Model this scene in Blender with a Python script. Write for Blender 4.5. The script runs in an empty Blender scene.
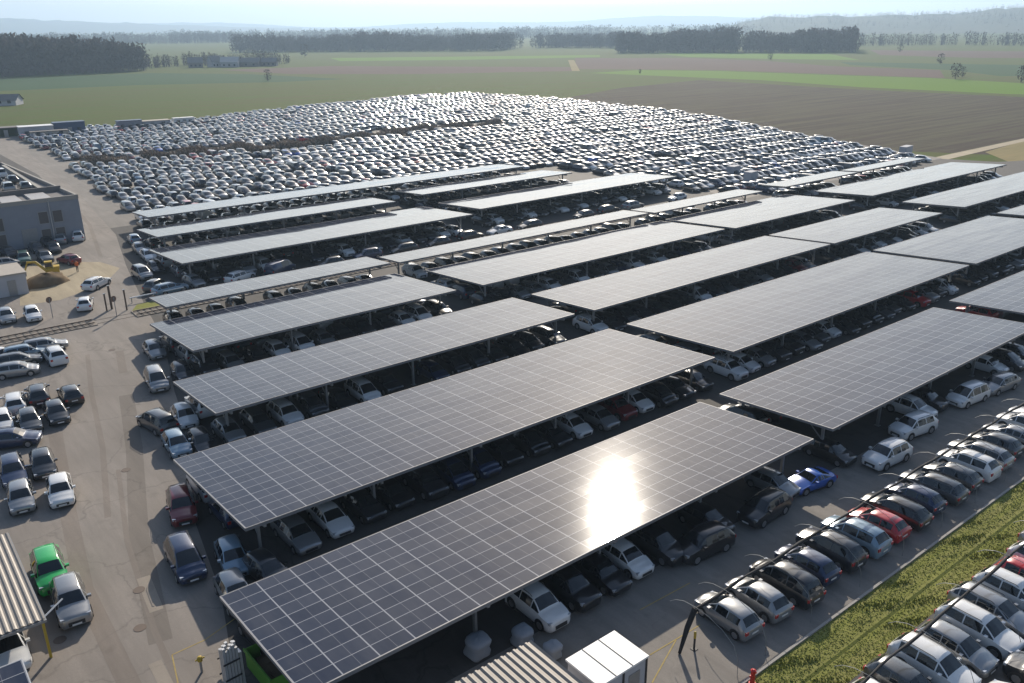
import bpy, bmesh, math, random
import numpy as np
from mathutils import Vector, Matrix
R = math.radians
rng = random.Random(11)
nrng = np.random.default_rng(5)
scene = bpy.context.scene
col = scene.collection

# ------------------------------------------------------------------ camera (a drone 33 m above the yard)
F, PITCH, ROLL, YAW, CZ = 855.35, 0.355473, -0.01031, 0.668908, 33.0
S = 29.6                                                    # metres from the canopies' eaves up to the camera
TILT = -0.068                                               # canopies fall away from the camera
_c, _s = math.cos(YAW), math.sin(YAW)
fwd = Vector((_s*math.cos(PITCH), _c*math.cos(PITCH), -math.sin(PITCH)))
_rt = Vector((_c, -_s, 0)); _up = _rt.cross(fwd)
right = _rt*math.cos(ROLL) + _up*math.sin(ROLL); upv = -_rt*math.sin(ROLL) + _up*math.cos(ROLL)
cam_d = bpy.data.cameras.new('camera'); cam = bpy.data.objects.new('camera', cam_d); col.objects.link(cam)
cam_d.sensor_width = 36; cam_d.lens = 36*F/1024; cam_d.clip_end = 40000; cam_d.clip_start = 1
cam.matrix_world = Matrix(((right.x, upv.x, -fwd.x, 0), (right.y, upv.y, -fwd.y, 0), (right.z, upv.z, -fwd.z, CZ), (0, 0, 0, 1)))
scene.camera = cam

def at(u, v, z=0.0):
    """ground point (height z) surveyed from the photograph"""
    d = fwd + right*((u-512)/F) - upv*((v-341.5)/F)
    k = (z-CZ)/d.z
    return Vector((d.x*k, d.y*k, z))

# ------------------------------------------------------------------ tagging
def tag(o, label=None, cat=None, group=None, kind=None):
    if label: o['label'] = label
    if cat: o['category'] = cat
    if group: o['group'] = group
    if kind: o['kind'] = kind
    return o
def empty(name, loc, rz=0, label=None, cat=None, group=None):
    o = bpy.data.objects.new(name, None); col.objects.link(o); o.empty_display_size = .3
    o.location = loc; o.rotation_euler = (0, 0, rz)
    return tag(o, label, cat, group)

# ------------------------------------------------------------------ materials
class NT:
    def __init__(s, name):
        s.m = bpy.data.materials.new(name); s.m.use_nodes = True
        s.t = s.m.node_tree; s.b = s.t.nodes['Principled BSDF']
    def n(s, typ, **kw):
        nd = s.t.nodes.new(typ)
        for k, v in kw.items():
            if k.startswith('i_'): nd.inputs[k[2:].replace('_', ' ')].default_value = v
            else: setattr(nd, k, v)
        return nd
    def l(s, a, b): s.t.links.new(a, b)
    def mix(s, f, a, b):
        nd = s.n('ShaderNodeMix', data_type='RGBA')
        for sock, v in ((nd.inputs[0], f), (nd.inputs[6], a), (nd.inputs[7], b)):
            if isinstance(v, bpy.types.NodeSocket): s.l(v, sock)
            elif isinstance(v, (int, float)): sock.default_value = v
            else: sock.default_value = (*v, 1)
        return nd.outputs[2]
    def math(s, op, a, b=0.0):
        nd = s.n('ShaderNodeMath', operation=op)
        for sock, v in ((nd.inputs[0], a), (nd.inputs[1], b)):
            if isinstance(v, bpy.types.NodeSocket): s.l(v, sock)
            else: sock.default_value = v
        return nd.outputs[0]
    def ramp(s, f, stops):
        nd = s.n('ShaderNodeValToRGB'); s.l(f, nd.inputs[0]); e = nd.color_ramp.elements
        while len(e) < len(stops): e.new(.5)
        for el, (p, c) in zip(e, stops): el.position = p; el.color = (*c, 1) if not isinstance(c, (int, float)) else (c, c, c, 1)
        return nd.outputs[0]
    def obj(s, scale=(1, 1, 1), rz=0):
        tc = s.n('ShaderNodeTexCoord'); mp = s.n('ShaderNodeMapping'); mp.inputs['Scale'].default_value = scale
        mp.inputs['Rotation'].default_value = (0, 0, rz); s.l(tc.outputs['Object'], mp.inputs[0]); return mp.outputs[0]
    def noise(s, vec, scale, detail=4, rough=.55):
        nd = s.n('ShaderNodeTexNoise'); nd.inputs['Scale'].default_value = scale; nd.inputs['Detail'].default_value = detail
        nd.inputs['Roughness'].default_value = rough; s.l(vec, nd.inputs['Vector']); return nd.outputs['Fac']
    def bump(s, h, strength, dist=.05):
        nd = s.n('ShaderNodeBump'); nd.inputs['Strength'].default_value = strength; nd.inputs['Distance'].default_value = dist
        s.l(h, nd.inputs['Height']); s.l(nd.outputs[0], s.b.inputs['Normal'])

def plain(name, c, rough=.6, metal=0.0, coat=0.0, var=.12, vs=6.0, spec=.5):
    t = NT(name); b = t.b
    f = t.noise(t.obj(), vs, 3)
    t.l(t.mix(f, tuple(x*(1-var) for x in c), tuple(min(1, x*(1+var)) for x in c)), b.inputs['Base Color'])
    b.inputs['Roughness'].default_value = rough; b.inputs['Metallic'].default_value = metal
    b.inputs['Coat Weight'].default_value = coat; b.inputs['Coat Roughness'].default_value = .06
    b.inputs['Specular IOR Level'].default_value = spec
    return t.m

def asphalt(name, c, rot=0.0, crack=.5):
    t = NT(name)
    v = t.obj(); vl = t.obj((1.0, .12, 1), rot)
    a = t.noise(v, .09, 5); b = t.noise(vl, .9, 5, .65); g = t.noise(v, 7, 3, .7)
    base = t.mix(t.ramp(a, [(.3, 0.0), (.7, 1.0)]), tuple(x*.80 for x in c), tuple(x*1.12 for x in c))
    base = t.mix(t.ramp(b, [(.35, .0), (.72, .75)]), base, tuple(x*.60 for x in c))
    base = t.mix(t.ramp(g, [(.25, .5), (.6, 0.0)]), base, tuple(x*.7 for x in c))
    vo = t.n('ShaderNodeTexVoronoi', feature='DISTANCE_TO_EDGE'); vo.inputs['Scale'].default_value = .11
    wob = t.n('ShaderNodeVectorMath', operation='ADD')
    ns = t.n('ShaderNodeTexNoise'); ns.inputs['Scale'].default_value = .5; ns.inputs['Detail'].default_value = 4
    t.l(v, ns.inputs['Vector']); t.l(v, wob.inputs[0])
    sc = t.n('ShaderNodeVectorMath', operation='SCALE'); sc.inputs['Scale'].default_value = 3.0
    t.l(ns.outputs['Color'], sc.inputs[0]); t.l(sc.outputs[0], wob.inputs[1]); t.l(wob.outputs[0], vo.inputs['Vector'])
    base = t.mix(t.ramp(vo.outputs['Distance'], [(.0, crack), (.013, 0.0)]), base, tuple(x*.35 for x in c))
    st = t.noise(v, .45, 3, .5)
    base = t.mix(t.ramp(st, [(.62, 0.0), (.74, .6)]), base, tuple(x*.55 for x in c))
    t.l(base, t.b.inputs['Base Color']); t.b.inputs['Roughness'].default_value = .82
    t.b.inputs['Specular IOR Level'].default_value = .3
    t.bump(g, .35, .02)
    return t.m

def field(name, c1, c2, c3, rot=0.0, sc=1.0, stripe=.25):
    t = NT(name)
    v = t.obj(); vl = t.obj((.012*sc, .25*sc, 1), rot)
    a = t.noise(v, .011*sc, 5, .6); b = t.noise(vl, 1.0, 4, .6); g = t.noise(v, .25, 3, .7)
    base = t.mix(t.ramp(a, [(.32, 0.0), (.66, 1.0)]), c1, c2)
    base = t.mix(t.math('MULTIPLY', t.ramp(b, [(.4, 0.0), (.65, 1.0)]), stripe*2), base, c3)
    base = t.mix(t.math('MULTIPLY', g, .35), base, tuple(x*.55 for x in c1))
    t.l(base, t.b.inputs['Base Color']); t.b.inputs['Roughness'].default_value = 1.0
    t.b.inputs['Specular IOR Level'].default_value = .1
    t.bump(g, .6, .4)
    return t.m

def panel_mat():
    """photovoltaic modules: 2.06 m x 1.06 m, pale frames, a thin pale mid line, each module a hair out of true"""
    t = NT('photovoltaic_panels')
    tc = t.n('ShaderNodeTexCoord'); sp = t.n('ShaderNodeSeparateXYZ'); t.l(tc.outputs['Object'], sp.inputs[0])
    X = t.math('DIVIDE', sp.outputs[0], 2.08); Y = t.math('DIVIDE', sp.outputs[1], 1.075)
    def edge(c, w):                                         # 1 near an integer
        f = t.math('FRACT', c); d = t.math('MINIMUM', f, t.math('SUBTRACT', 1.0, f))
        return t.math('LESS_THAN', d, w)
    e1 = edge(X, .017); e2 = edge(Y, .021); e3 = edge(t.math('ADD', X, .5), .0085)
    ln = t.math('MAXIMUM', e1, e2)
    cv = t.n('ShaderNodeCombineXYZ'); t.l(t.math('FLOOR', X), cv.inputs[0]); t.l(t.math('FLOOR', Y), cv.inputs[1])
    oi = t.n('ShaderNodeObjectInfo'); t.l(oi.outputs['Random'], cv.inputs[2])
    wn = t.n('ShaderNodeTexWhiteNoise'); t.l(cv.outputs[0], wn.inputs[0])
    cell = t.mix(wn.outputs['Value'], (.016, .023, .044), (.028, .036, .060))
    dirt = t.noise(t.obj((1.6, .35, 1)), .5, 6, .65)
    cell = t.mix(t.ramp(dirt, [(.35, 0.0), (.75, .20)]), cell, (.15, .15, .155))
    c = t.mix(t.math('MULTIPLY', e3, .55), cell, (.19, .195, .21))
    c = t.mix(ln, c, (.29, .30, .325))
    t.l(c, t.b.inputs['Base Color'])
    rg = t.math('ADD', t.math('MULTIPLY', dirt, .05), t.math('ADD', t.math('MULTIPLY', wn.outputs['Value'], .012), .012))
    t.l(rg, t.b.inputs['Roughness'])
    t.b.inputs['Coat Weight'].default_value = .035; t.b.inputs['Coat Roughness'].default_value = .17; t.b.inputs['IOR'].default_value = 1.40; t.b.inputs['Specular IOR Level'].default_value = .31
    # small tilt per module and a slow bow of the glass along the row
    ge = t.n('ShaderNodeNewGeometry')
    sc = t.n('ShaderNodeVectorMath', operation='SUBTRACT'); t.l(wn.outputs['Color'], sc.inputs[0]); sc.inputs[1].default_value = (.5, .5, .5)
    s2 = t.n('ShaderNodeVectorMath', operation='MULTIPLY'); t.l(sc.outputs[0], s2.inputs[0]); s2.inputs[1].default_value = (.0016, .003, 0)
    ad = t.n('ShaderNodeVectorMath', operation='ADD'); t.l(ge.outputs['Normal'], ad.inputs[0]); t.l(s2.outputs[0], ad.inputs[1])
    cr = t.n('ShaderNodeCombineXYZ'); t.l(t.math('MULTIPLY', t.math('FLOOR', Y), 7.31), cr.inputs[0]); t.l(t.math('MULTIPLY', X, .16), cr.inputs[1])
    wr_ = t.n('ShaderNodeTexNoise'); wr_.inputs['Scale'].default_value = 1.0; wr_.inputs['Detail'].default_value = 2; t.l(cr.outputs[0], wr_.inputs['Vector'])
    s3 = t.n('ShaderNodeVectorMath', operation='SUBTRACT'); t.l(wr_.outputs['Color'], s3.inputs[0]); s3.inputs[1].default_value = (.5, .5, .5)
    s4 = t.n('ShaderNodeVectorMath', operation='MULTIPLY'); t.l(s3.outputs[0], s4.inputs[0]); s4.inputs[1].default_value = (.10, .008, 0)
    a2 = t.n('ShaderNodeVectorMath', operation='ADD'); t.l(ad.outputs[0], a2.inputs[0]); t.l(s4.outputs[0], a2.inputs[1]); ad = a2
    nm = t.n('ShaderNodeVectorMath', operation='NORMALIZE'); t.l(ad.outputs[0], nm.inputs[0]); t.l(nm.outputs[0], t.b.inputs['Normal'])
    return t.m

M = dict(
    panel=panel_mat(),
    steel=plain('galvanised_steel', (.30, .31, .32), .5, .6),
    alu=plain('aluminium_trim', (.50, .50, .50), .45, .4),
    trim=plain('weathered_trim', (.20, .20, .21), .6, .2),
    under=plain('roof_underside', (.10, .10, .105), .8),
    yard=asphalt('shade_darkened_asphalt', (.085, .078, .072)),  # canopy shade put into the colour: far darker than the lane asphalt
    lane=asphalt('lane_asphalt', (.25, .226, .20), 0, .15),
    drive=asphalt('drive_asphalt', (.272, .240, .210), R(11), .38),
    patch=asphalt('patched_asphalt', (.235, .20, .17), R(11), .15),
    patch3=asphalt('ragged_asphalt', (.205, .178, .152), R(11), .4),
    patch2=asphalt('pale_patched_asphalt', (.33, .285, .235), R(11), .15),
    gravel=asphalt('pale_gravel', (.40, .33, .22), 0, .0),
    kerb=plain('kerb_concrete', (.33, .31, .28), .9),
    darkkerb=plain('dark_edging', (.07, .065, .06), .9),
    glass=plain('car_glass', (.012, .015, .018), .04, 0, .6, .1),
    tyre=plain('tyre_rubber', (.02, .02, .02), .85),
    rim=plain('alloy_rim', (.45, .45, .46), .35, .8),
    black=plain('black_plastic', (.025, .025, .027), .6),
    lampw=plain('headlamp_lens', (.55, .57, .6), .1, .3, 1.0),
    lampr=plain('tail_lamp_lens', (.45, .015, .012), .15, 0, 1.0),
    plate=plain('number_plate_white', (.7, .7, .68), .5),
    net=plain('rolled_black_net', (.018, .018, .02), .85),
    hoop=plain('hoop_rod', (.22, .23, .23), .5, .2),
    white=plain('white_sheet', (.80, .79, .77), .5),
    wall=plain('grey_cladding', (.25, .265, .30), .75, vs=.8),
    dim=plain('weathered_boards', (.12, .11, .105), .9, vs=.5),
    palewall=plain('pale_render', (.45, .45, .47), .85, vs=.8),
    tan=plain('tan_felt_roof', (.40, .36, .31), .9, vs=1.5),
    roofgrey=plain('grey_felt_roof', (.17, .16, .155), .9, vs=.7),
    skylight=plain('skylight_sheet', (.42, .40, .38), .45, vs=1.5),
    corr=plain('corrugated_sheet', (.29, .26, .225), .55, .1, vs=2.0),
    window=plain('window_glass', (.03, .04, .05), .08, 0, .5),
    yellow=plain('yellow_paint', (.48, .33, .035), .5),
    worn_yellow=plain('worn_yellow_line', (.36, .27, .09), .9, vs=3, var=.4),
    red=plain('red_paint', (.55, .03, .025), .45),
    green=plain('green_paint', (.10, .28, .03), .55),
    blue=plain('blue_paint', (.05, .09, .17), .5),
    soil=plain('bare_soil', (.17, .125, .08), 1.0, vs=1.2, var=.4, spec=.1),
    rut=plain('damp_soil', (.075, .088, .022), 1.0, vs=1.5, var=.5, spec=.1),
    signback=plain('sign_back', (.24, .15, .11), .6),
    dirt=plain('trodden_dirt', (.20, .155, .115), 1, vs=.15, var=.35, spec=.1),
    bag=plain('bulk_bag_fabric', (.26, .28, .31), .9, vs=3),
    rail=plain('rusty_rail', (.12, .09, .07), .6, .4),
    ballast=plain('track_ballast', (.25, .215, .18), 1, vs=5, var=.45),
    sleeper=plain('timber_sleeper', (.18, .155, .13), .95),
    grass=field('verge_grass', (.20, .22, .05), (.26, .26, .075), (.28, .25, .11), 0, 8, .3),
    blade=plain('grass_blades', (.235, .25, .06), .9, vs=.6, var=.45, spec=.1),
    bark=plain('bare_twigs', (.125, .100, .082), 1, vs=.05, var=.3, spec=.05),
    hedge=plain('winter_hedge', (.30, .235, .18), 1, vs=.4, var=.35, spec=.05),
    fir=plain('conifer_needles', (.035, .05, .03), 1, vs=.05, var=.3, spec=.05),
    skin=plain('skin', (.5, .32, .24), .6), orange=plain('orange_vest', (.7, .17, .04), .8), trouser=plain('dark_trousers', (.04, .045, .06), .9),
    hill=field('wooded_hills', (.055, .065, .04), (.095, .10, .06), (.12, .11, .075), 0, .25, .3),
    land=field('olive_cropland', (.064, .112, .008), (.078, .110, .012), (.098, .082, .026), R(52), 1, .4),
    brown=field('ploughed_soil', (.050, .036, .026), (.066, .048, .034), (.090, .082, .045), R(-28), 1.3, .6),
    mauve=field('mauve_ploughland', (.115, .072, .055), (.135, .085, .065), (.10, .085, .055), R(52), 1, .2),
    lime=field('bright_winter_wheat', (.105, .20, .006), (.112, .21, .008), (.115, .19, .012), R(-25), 1, .15),
    deep=field('dark_green_crop', (.03, .08, .022), (.038, .088, .028), (.045, .075, .03), R(52), 1, .15),
    straw=field('dry_grass', (.30, .235, .11), (.25, .21, .10), (.19, .17, .08), 0, 2, .2),
)
PAINT = {k: plain('car_paint_'+k, c, .30, mt, 1.0, .05) for k, c, mt in (
    ('white', (.70, .70, .69), 0), ('silver', (.30, .305, .31), .45), ('grey', (.085, .09, .095), .35), ('dark grey', (.032, .034, .038), .3),
    ('black', (.018, .018, .02), .1), ('dark blue', (.02, .035, .085), .2), ('blue', (.02, .10, .42), .1), ('pale blue', (.20, .29, .37), .2),
    ('red', (.42, .012, .018), 0), ('dark red', (.16, .012, .018), .1), ('beige', (.36, .31, .23), .2), ('green', (.02, .42, .09), 0), ('dark green', (.02, .075, .045), .1), ('yellow green', (.26, .34, .03), 0))}

# ------------------------------------------------------------------ mesh builder
class MB:
    def __init__(s): s.v = []; s.f = []; s.mi = []
    def face(s, pts, mi=0):
        i = len(s.v); s.v += [tuple(p) for p in pts]; s.f.append(tuple(range(i, i+len(pts)))); s.mi.append(mi)
    def box(s, x0, x1, y0, y1, z0, z1, mi=0, top=None):
        """box; z0/z1 may be functions of (x, y)"""
        g = lambda z, x, y: z(x, y) if callable(z) else z
        i = len(s.v)
        for z in (z0, z1):
            for x, y in ((x0, y0), (x1, y0), (x1, y1), (x0, y1)): s.v.append((x, y, g(z, x, y)))
        for k, q in enumerate(((3, 2, 1, 0), (4, 5, 6, 7), (0, 1, 5, 4), (1, 2, 6, 5), (2, 3, 7, 6), (3, 0, 4, 7))):
            s.f.append(tuple(i+j for j in q)); s.mi.append(top if (top is not None and k == 1) else mi)
        return s
    def tube(s, pts, r, n=6, mi=0, cap=True, radii=None):
        pts = [Vector(p) for p in pts]; base = len(s.v); m = len(pts)
        for k, p in enumerate(pts):
            d = (pts[min(k+1, m-1)]-pts[max(k-1, 0)]).normalized()
            a = d.cross(Vector((0, 0, 1)));
            if a.length < 1e-3: a = Vector((1, 0, 0))
            a.normalize(); b = d.cross(a); rr = radii[k] if radii else r
            for j in range(n):
                t = 2*math.pi*j/n; s.v.append(tuple(p+a*(rr*math.cos(t))+b*(rr*math.sin(t))))
        for k in range(m-1):
            for j in range(n):
                a0 = base+k*n+j; a1 = base+k*n+(j+1) % n
                s.f.append((a0, a1, a1+n, a0+n)); s.mi.append(mi)
        if cap:
            s.f.append(tuple(base+j for j in range(n))); s.mi.append(mi)
            s.f.append(tuple(base+(m-1)*n+j for j in reversed(range(n)))); s.mi.append(mi)
        return s
    def blob(s, c, rx, ry, rz, n=8, m=5, mi=0, jit=0, rr=rng):
        base = len(s.v)
        for i in range(m+1):
            ph = math.pi*(i/m)
            for j in range(n):
                th = 2*math.pi*j/n; k = 1+rr.uniform(-jit, jit)
                s.v.append((c[0]+rx*k*math.sin(ph)*math.cos(th), c[1]+ry*k*math.sin(ph)*math.sin(th), c[2]+rz*k*math.cos(ph)))
        for i in range(m):
            for j in range(n):
                a = base+i*n+j; b = base+i*n+(j+1) % n
                s.f.append((a, a+n, b+n, b)); s.mi.append(mi)
        return s
    def mesh(s, name, mats, smooth=None):
        me = bpy.data.meshes.new(name); me.from_pydata(s.v, [], s.f)
        for m in mats: me.materials.append(m)
        me.polygons.foreach_set('material_index', s.mi)
        if smooth is not None:
            me.polygons.foreach_set('use_smooth', [True]*len(s.f))
            me.update(); me.set_sharp_from_angle(angle=R(smooth))
        me.update(); return me
    def build(s, name, mats, parent=None, loc=(0, 0, 0), rz=0, smooth=None):
        if not isinstance(mats, (list, tuple)): mats = [mats]
        o = bpy.data.objects.new(name, s.mesh(name, mats, smooth)); col.objects.link(o)
        o.location = loc; o.rotation_euler = (0, 0, rz)
        if parent: o.parent = parent
        return o

def sheet(name, pts, z, m, kind='structure'):
    b = MB(); b.face([(p[0], p[1], z) for p in pts]); o = b.build(name, m)
    if o.data.polygons[0].normal.z < 0: o.data.flip_normals()
    o['kind'] = kind; return o

# ------------------------------------------------------------------ world, sun
AZ, EL = R(43), R(26.5)                                     # azimuth from +Y towards +X
sd = Vector((math.sin(AZ)*math.cos(EL), math.cos(AZ)*math.cos(EL), math.sin(EL)))
w = bpy.data.worlds.new('World'); scene.world = w; w.use_nodes = True
nt = w.node_tree; sky = nt.nodes.new('ShaderNodeTexSky'); sky.sky_type = 'NISHITA'; sky.sun_disc = False
sky.sun_elevation = EL; sky.sun_rotation = AZ; sky.altitude = 400; sky.air_density = 1.0; sky.dust_density = 1.7; sky.ozone_density = 1.3
bw = nt.nodes.new('ShaderNodeRGBToBW'); nt.links.new(sky.outputs[0], bw.inputs[0])
tn = nt.nodes.new('ShaderNodeVectorMath'); tn.operation = 'SCALE'; tn.inputs[0].default_value = (1.06, 1.0, .93); nt.links.new(bw.outputs[0], tn.inputs['Scale'])
tc_ = nt.nodes.new('ShaderNodeTexCoord'); sp_ = nt.nodes.new('ShaderNodeSeparateXYZ'); nt.links.new(tc_.outputs['Generated'], sp_.inputs[0])
mr = nt.nodes.new('ShaderNodeMapRange'); mr.inputs['From Max'].default_value = .35; mr.inputs['To Min'].default_value = .85; mr.inputs['To Max'].default_value = 0.0; nt.links.new(sp_.outputs[2], mr.inputs['Value'])
mx = nt.nodes.new('ShaderNodeMix'); mx.data_type = 'RGBA'; nt.links.new(mr.outputs[0], mx.inputs[0]); nt.links.new(sky.outputs[0], mx.inputs[6]); nt.links.new(tn.outputs[0], mx.inputs[7])
nt.links.new(mx.outputs[2], nt.nodes['Background'].inputs[0]); nt.nodes['Background'].inputs[1].default_value = .095
sl = bpy.data.lights.new('sun', 'SUN'); so = bpy.data.objects.new('sun', sl); col.objects.link(so)
sl.energy = 4.2; sl.angle = R(.53); sl.color = (1.0, .90, .76); so.rotation_euler = sd.to_track_quat('Z', 'Y').to_euler(); so.location = (0, 0, 300)
vs = scene.view_settings; vs.view_transform = 'Standard'; vs.look = 'None'; vs.gamma = 1; vs.exposure = 0.55

# ------------------------------------------------------------------ ground
G = -.03
sheet('ground', [(-9000, -4000), (14000, -4000), (14000, 14000), (-9000, 14000)], G, M['land'])
def fpx(name, px, z, m): return sheet(name, [at(u, v).xy for u, v in px], z, M[m])
fpx('ploughed_field', [(560, 99), (620, 88), (700, 80), (850, 89), (1024, 97), (1140, 104), (1200, 150), (1000, 155), (880, 150), (800, 134), (700, 115)], G+.004, 'brown')
fpx('wheat_field', [(590, 73), (640, 70), (720, 71), (830, 75), (930, 78), (1020, 83), (1100, 96), (1010, 94), (860, 87), (760, 80)], G+.008, 'lime')
fpx('mauve_field', [(575, 58), (690, 58), (770, 61), (830, 66), (940, 70), (945, 78), (830, 74), (720, 70), (576, 69)], G+.008, 'mauve')
fpx('crop_field', [(-90, 92), (-90, 84), (0, 79), (150, 73), (250, 74), (345, 79), (280, 82), (140, 85), (0, 91)], G+.008, 'deep')
fpx('stubble_field', [(220, 70), (330, 66), (570, 67), (572, 71), (420, 74), (290, 74)], G+.008, 'mauve')
fpx('distant_field', [(330, 58), (600, 55), (600, 57), (450, 60), (340, 61)], G+.008, 'lime')
fpx('far_field', [(650, 53), (830, 54), (860, 60), (780, 59), (690, 57)], G+.008, 'lime')
fpx('fallow_field', [(870, 50), (1100, 52), (1100, 58), (980, 58), (880, 55)], G+.008, 'mauve')
fpx('meadow', [(840, 62), (1100, 66), (1100, 76), (1000, 76), (950, 70), (850, 65)], G+.008, 'deep')
fpx('dry_grass', [(985, 152), (1030, 139), (1200, 128), (1300, 150), (1024, 168)], G+.012, 'straw')
fpx('field_track', [(936, 157), (1030, 137), (1140, 127), (1142, 128.5), (1032, 139.5), (945, 160)], G+.016, 'gravel')
fpx('field_path', [(572, 71), (568, 60), (574, 60), (580, 71)], G+.012, 'straw')
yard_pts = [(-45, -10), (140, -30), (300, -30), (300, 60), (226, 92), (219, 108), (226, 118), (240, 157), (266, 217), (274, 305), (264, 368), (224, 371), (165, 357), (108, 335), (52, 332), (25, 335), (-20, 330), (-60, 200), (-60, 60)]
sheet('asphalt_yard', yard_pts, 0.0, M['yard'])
drive = [(1.0, 20), (11.0, 20), (11.5, 40), (13.2, 46), (14.8, 55), (18.6, 66), (21.5, 80), (25.5, 96), (27.5, 109), (31.5, 132), (36.0, 154), (41.3, 205), (46.4, 286), (48.5, 326), (30, 330), (39.0, 286), (39.5, 233), (36.5, 198), (30.9, 155), (20, 152), (8, 140), (-20, 135), (-30, 90), (-20, 60), (-14, 20)]
sheet('drive', drive, .004, M['drive'])
def strip(name, pts, wd, z, m):
    b = MB(); L = []; Rr = []
    for k, p in enumerate(pts):
        d = (Vector(pts[min(k+1, len(pts)-1)])-Vector(pts[max(k-1, 0)])).normalized()
        L.append((p[0]-d.y*wd/2, p[1]+d.x*wd/2, z)); Rr.append((p[0]+d.y*wd/2, p[1]-d.x*wd/2, z))
    for k in range(len(pts)-1): b.face([Rr[k], Rr[k+1], L[k+1], L[k]])
    o = b.build(name, m); o['kind'] = 'structure'; return o
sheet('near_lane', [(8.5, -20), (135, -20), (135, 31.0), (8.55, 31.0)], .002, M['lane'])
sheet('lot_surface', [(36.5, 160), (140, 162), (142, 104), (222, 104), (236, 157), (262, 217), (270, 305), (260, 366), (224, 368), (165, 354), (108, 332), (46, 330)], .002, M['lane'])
strip('asphalt_patch', [(6.4, 36), (6.7, 52), (8.2, 63), (10.5, 78)], 1.1, .008, M['patch'])
strip('asphalt_patch', [(10.2, 60), (12.9, 72), (15.2, 85), (17.5, 96)], .45, .008, M['patch'])
strip('asphalt_patch', [(8.4, 38), (8.9, 45), (10.4, 56), (12.8, 67)], .35, .008, M['patch'])
strip('asphalt_patch', [(19.0, 88), (20.5, 95)], .8, .008, M['patch'])
strip('asphalt_patch', [(7.9, 36), (8.1, 42.5)], .7, .009, M['patch2'])
strip('asphalt_patch', [(9.6, 47), (10.0, 51)], .8, .009, M['patch2'])
strip('asphalt_patch', [(8.9, 44), (11.2, 56), (14.9, 70), (17.6, 82)], 1.3, .006, M['patch3'])
strip('asphalt_patch', [(30.0, 140), (34.5, 165), (38.5, 205)], .6, .008, M['patch'])
sheet('gravel_patch', [at(*p).xy for p in ((20, 282), (28, 262), (100, 262), (120, 268), (104, 284), (60, 300), (20, 306))], .010, M['gravel'])
for a, b in (((178, 683), (172, 655)), ((172, 655), (205, 640)), ((205, 640), (236, 618)), ((640, 610), (690, 583)), ((700, 625), (650, 655)), ((652, 683), (676, 640))):
    strip('bay_marking', [at(*a).xy, at(*b).xy], .07, .012, M['worn_yellow'])
for px in ((139, 590), (140, 628), (126, 470), (112, 350), (60, 640)):
    p = at(*px); b = MB(); b.tube([(p.x, p.y, .012), (p.x, p.y, .022)], .36, 16); o = b.build('manhole_cover', M['rail']); o['kind'] = 'structure'
# verge between the two car parks, with kerbs and a worn wheel track
sheet('grass_verge', [(29, 17.5), (130, 17.1), (130, 20.7), (29, 20.9)], .012, M['grass'])
strip('wheel_rut', [(29, 19.0), (60, 18.9), (130, 18.7)], .2, .016, M['rut'])
b = MB(); b.box(29, 130, 20.85, 21.0, -.02, .11); o = b.build('kerb', M['kerb']); o['kind'] = 'structure'
b = MB(); b.box(29, 130, 17.15, 17.38, -.02, .13); o = b.build('kerb', M['darkkerb']); o['kind'] = 'structure'
b = MB()
for i in range(34000):
    x = 29+rng.random()**1.3*80; y = rng.uniform(17.45, 20.8)+.0
    if abs(y-19) < .22 and rng.random() < .75: continue
    h = rng.uniform(.03, .10)*(1.8 if math.sin(x*1.7+y*3)+math.sin(x*.6) > .9 else .8)
    a = rng.uniform(0, 6.3); dx, dy = .05*math.cos(a), .05*math.sin(a); lx, ly = rng.uniform(-.1, .1), rng.uniform(-.1, .1)
    b.face([(x-dx, y-dy, .01), (x+dx, y+dy, .01), (x+lx, y+ly, h)])
tag(b.build('verge_grass', M['blade']), 'tufty green grass growing along the verge between the two car parks', 'grass', kind='stuff')
# railway siding across the drive
b = MB(); b.box(-30, 21, 105.6, 108.4, -.02, .10); b.box(25.5, 118, 105.6, 108.4, -.02, .10)
o = b.build('track_bed', M['ballast']); o['kind'] = 'structure'
sheet('grass_patch', [(25.6, 108.5), (36, 108.5), (36, 111.5), (27, 111)], .012, M['grass'])
rt = empty('railway_track', (45, 107, 0), 0, 'rusty railway siding crossing the drive and running on behind the narrow canopy', 'railway track')
far_s = MB()
for x in np.arange(-30, 118, .75):
    if 20.8 < x < 25.6: continue
    b = MB() if 8 < x < 64 else far_s
    b.box(x-.12-45, x+.12-45, -1.2, 1.2, .08, .16)
    if b is not far_s: b.build('sleeper', M['sleeper'], rt)
tag(far_s.build('far_sleepers', M['sleeper'], rt), kind='stuff')
for y in (-.72, .72):
    b = MB(); b.box(-75, -24.2, y-.035, y+.035, .16, .27); b.box(-24.2, -19.4, y-.035, y+.035, -.02, .03); b.box(-19.4, 73, y-.035, y+.035, .16, .27)
    b.build('rail', M['rail'], rt)

# ------------------------------------------------------------------ solar canopies
ZE = 3.4
ORD = ['first', 'second', 'third', 'fourth', 'fifth', 'sixth', 'seventh', 'eighth', 'ninth', 'tenth', 'eleventh', 'twelfth', 'thirteenth', 'fourteenth', 'fifteenth', 'sixteenth',
       'seventeenth', 'eighteenth', 'nineteenth', 'twentieth', 'twenty-first', 'twenty-second', 'twenty-third', 'twenty-fourth', 'twenty-fifth', 'twenty-sixth', 'twenty-seventh', 'twenty-eighth', 'twenty-ninth', 'thirtieth', 'thirty-first', 'thirty-second', 'thirty-third', 'thirty-fourth', 'thirty-fifth', 'thirty-sixth', 'thirty-seventh', 'thirty-eighth', 'thirty-ninth', 'fortieth']
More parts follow.
